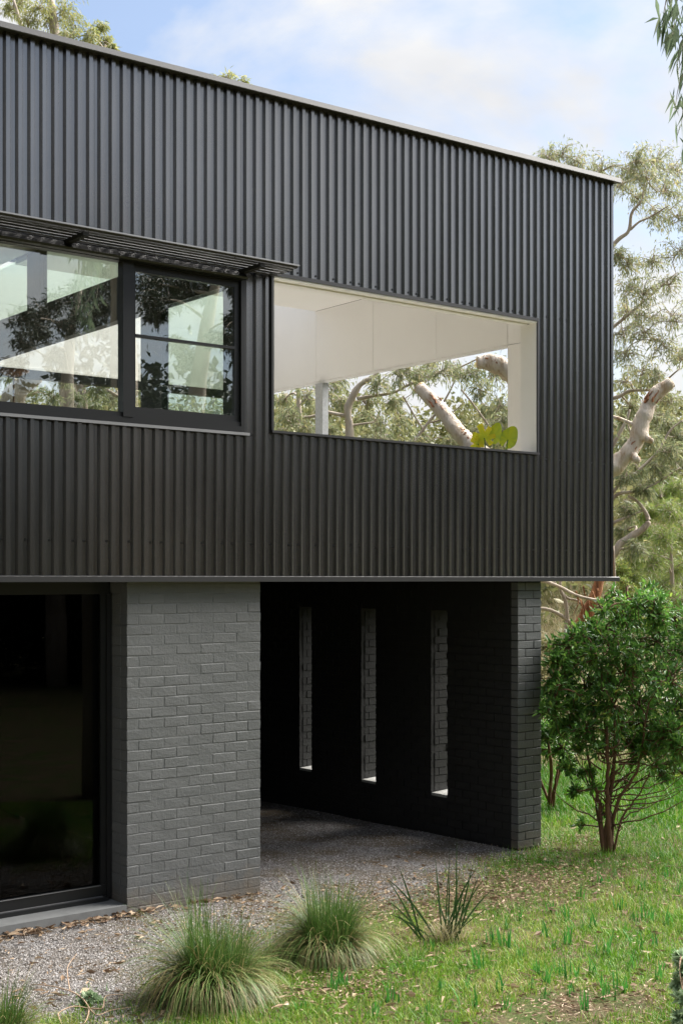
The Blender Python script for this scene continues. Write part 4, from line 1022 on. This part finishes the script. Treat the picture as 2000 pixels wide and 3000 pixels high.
# strappy clump
b = onZ(1315, 2752, 0); r = np.random.default_rng(74)
sp = empty("strappy_plant", (b[0], b[1], 0), "clump of stiff dark strap leaves at the edge of the lawn", "plant")
dirs = [(-.95, .55, .62), (-.6, .5, .4), (-.8, .2, .35), (-.42, .62, 0), (-.3, .4, .2), (-.12, .62, .1), (.02, .75, .1), (.1, .72, 0), (.18, .6, .1), (.3, .6, .1), (.42, .56, .15), (.58, .5, .2), (.75, .45, .3), (.85, .3, .35), (.5, .35, .3), (-.2, .3, .5), (.3, .3, -.3), (-.5, .25, -.2), (.15, .35, -.3), (-.7, .35, .1), (.62, .62, .0), (.05, .5, .3), (.25, .45, .2)]
for i, (u, hh, fz) in enumerate(dirs):
    base = RIGHT * r.uniform(-.07, .07) + FWD * r.uniform(-.05, .05) + (RIGHT * -.16 if u < -.4 else 0); n = 9; pts = []
    for k in range(n):
        t = k / (n - 1); pts.append(base + RIGHT * u * .42 * t ** 1.1 + FWD * fz * .25 * t + UP * (hh * 1.02 * (t - abs(u) * .22 * t ** 3)))
    pts = np.array(pts); wd = .0075 * np.sin(np.linspace(.9, math.pi - .05, n)); sd_ = unit(np.cross(pts[-1] - pts[0], FWD + .4 * r.normal(size=3)))
    V = np.empty((n * 3, 3)); V[0::3] = pts + sd_ * wd[:, None]; V[1::3] = pts + FWD * .003; V[2::3] = pts - sd_ * wd[:, None]
    F = [(3 * k + j, 3 * k + j + 1, 3 * k + j + 4, 3 * k + j + 3) for k in range(n - 1) for j in (0, 1)]
    link("strap_leaf", np_mesh("strap_leaf", V, F, np.full(n * 3, r.uniform(0, 1))), M['strap'], sp)
cnt = 160; th = r.uniform(0, 6.28, cnt); P = np.stack([r.normal(0, .07, cnt), r.normal(0, .06, cnt), np.zeros(cnt)], -1)
V, F, tt = blades(P, r.uniform(.1, .26, cnt), np.stack([np.cos(th), np.sin(th), 0 * th], -1) * r.uniform(.3, 1.2, cnt)[:, None], r.uniform(.004, .008, cnt), 3, r.uniform(.2, 1, cnt), r)
link("dead_skirt", np_mesh("dead_skirt", V, F, tt), M['dry'], sp)

# bulb shoots in the lawn
r = np.random.default_rng(75)
def shoot_mesh(seed):
    r = np.random.default_rng(seed); n = int(r.integers(5, 10)); P = np.stack([r.normal(0, .018, n), r.normal(0, .018, n), np.full(n, -.005)], -1); th = r.uniform(0, 6.28, n)
    V, F, tt = blades(P, r.uniform(.06, .13, n), np.stack([np.cos(th), np.sin(th), 0 * th], -1) * r.uniform(.05, .45, n)[:, None], r.uniform(.008, .013, n), 3, r.uniform(0, 1, n), r)
    me = np_mesh("bulb_shoots", V, F, tt); me.materials.append(M['shoot']); return me
SH = [shoot_mesh(80 + i) for i in range(8)]
spots = [(1700, 2715), (1728, 2705), (1448, 2760), (1490, 2775), (1530, 2805), (1660, 2760), (1625, 2770), (1770, 2790), (1740, 2850), (1760, 2890), (1675, 2870), (1570, 2850), (1630, 2850), (1400, 2835), (1370, 2895), (1290, 2905), (1870, 2770), (1910, 2760), (1655, 2690), (1830, 2720), (1590, 2930), (1600, 2880), (1670, 2910), (1780, 2920), (1490, 2720), (1585, 2740),
         (1900, 2690), (1820, 2660), (1960, 2700), (1260, 2780), (975, 2900), (1005, 2890), (1380, 2955), (1455, 2905), (1250, 2970), (1100, 2980), (1850, 2830), (1930, 2860), (1880, 2600), (1950, 2560), (1760, 2580), (1700, 2620), (1820, 2900), (1710, 2960), (1550, 2900), (1480, 2960), (880, 2960), (1520, 2690), (1610, 2660), (1970, 2790), (1860, 2690), (1800, 2560), (1920, 2510), (1990, 2610), (700, 2985), (1150, 2930)]
for i, (px, py) in enumerate(spots):
    p = onZ(px, py, 0); o = link("bulb_shoots", SH[i % 8], None, label="short tuft of upright green bulb shoots in the lawn", cat="bulb shoots", group="bulb shoots scattered over the lawn")
    o.location = (p[0], p[1], float(height(p[0], p[1]))); o.rotation_euler = (0, 0, r.uniform(0, 6.28)); sc_ = r.uniform(1.0, 1.8); o.scale = (sc_, sc_, sc_)

# grey green sprigs close to the lens at the lower right and one among the gravel
def sprig_bush(px, py, D, clumps, seed, label):
    T = Tree(seed, (.035, .06), .5, -.15); b = W(px, py, D); g = b.copy(); g[2] = height(b[0], b[1])
    T.limb([g, g * .5 + b * .5 + RIGHT * .05, b], [.005, .004, .002], 6, 10)
    for qx, qy, rp in clumps: T.clump(W(qx, qy, D + T.r.uniform(-.1, .1)), rp * D / FPX, 11, 9, 1)
    T.build("grey_shrub", g, M['twig'], M['greyleaf'], label, 'shrub', None, ('stems', 'foliage'))
sprig_bush(1990, 2850, 6.4, [(1998, 2805, 14), (2005, 2850, 20), (1985, 2880, 11), (2003, 2930, 16), (1990, 2985, 14), (2035, 2900, 30)], 91, "soft grey green shrub cut off by the lower right corner")
sprig_bush(265, 2910, 8.6, [(265, 2925, 12), (245, 2945, 10), (290, 2940, 10)], 92, "small grey green sprig growing in the gravel")
# fallen dry branch
r = np.random.default_rng(77); fb = MB()
def tw(pts, rad): fb.tube(spline([onZ(px, py, z) for px, py, z in pts], 16), np.linspace(rad, rad * .4, 16), 6)
tw([(262, 2955, .02), (240, 2925, .06), (205, 2905, .08), (150, 2890, .05), (95, 2885, .03)], .006)
tw([(205, 2905, .08), (198, 2860, .1), (200, 2830, .12), (225, 2795, .12)], .004)
tw([(262, 2955, .02), (300, 2955, .05), (310, 2920, .08), (360, 2915, .06)], .005)
tw([(180, 3000, .02), (172, 2970, .05), (215, 2950, .06), (262, 2955, .02)], .006)
tw([(262, 2955, .02), (255, 2985, .04), (240, 3010, .02)], .006); tw([(262, 2955, .03), (285, 2975, .04), (330, 2960, .03), (400, 2950, .03)], .004)
fb.build("fallen_branch", M['twig'], None, True, label="dry tan forked twig lying on the gravel near the bottom left", cat="twig")

# ------------------------------------------------------------------ lime leaved plant on the terrace
b = onY(1445, 1330, .75); pl = empty("potted_plant", (b[0], b[1], 2.98), "plant with big yellow green split leaves on the terrace sill", "plant")
MB().tube([(0, 0, 0), (0, 0, .1), (0, 0, .4), (0, 0, .42)], [.14, .15, .19, .19], 16).build("pot", M['pot'], pl, True)
def big_leaf(c, w, h, tilt, seed, notch):
    r = np.random.default_rng(seed); n = 28; V = [(0, 0, 0)]; T_ = [.4]
    for k in range(n):
        a = -math.pi / 2 + .25 + k / (n - 1) * (2 * math.pi - .5); rad = 1.0
        if notch and k % 4 == 0 and 2 < k < n - 3 and k < n * .62: rad = .45
        rad *= 1 - .18 * max(0, -math.sin(a)) + .3 * max(0, math.sin(a)) ** 6
        V.append((math.cos(a) * w * rad, .05 * math.cos(a) ** 2 - .03 * abs(math.sin(a)), math.sin(a) * h * rad)); T_.append(r.uniform(.3, .9) + (.3 if notch else -.3))
    V = np.array(V); ct, st = math.cos(tilt), math.sin(tilt); X = V[:, 0] * ct - V[:, 2] * st; Z = V[:, 0] * st + V[:, 2] * ct
    P = RIGHT[None] * X[:, None] + FWD[None] * V[:, 1:2] + UP[None] * Z[:, None] + (c - np.array([b[0], b[1], 2.98]))
    F = [(0, k, k + 1) for k in range(1, n)]
    o = link("leaf", np_mesh("leaf", P, F, np.clip(T_, 0, 1), True), M['lime'], pl)
    cc = c - np.array([b[0], b[1], 2.98]); MB().tube(spline([(0, 0, .38), cc * .6 + np.array([0, 0, .15]), cc], 10), .006, 6).build("leaf_stem", M['shoot'], pl)
k = 14.2 / FPX
big_leaf(onY(1418, 1283, .75), 36 * k, 34 * k, .25, 1, True); big_leaf(onY(1446, 1277, .72), 22 * k, 32 * k, -.35, 2, False)
big_leaf(onY(1487, 1288, .75), 28 * k, 34 * k, -.5, 3, False); big_leaf(onY(1400, 1300, .8), 26 * k, 20 * k, .9, 4, True)
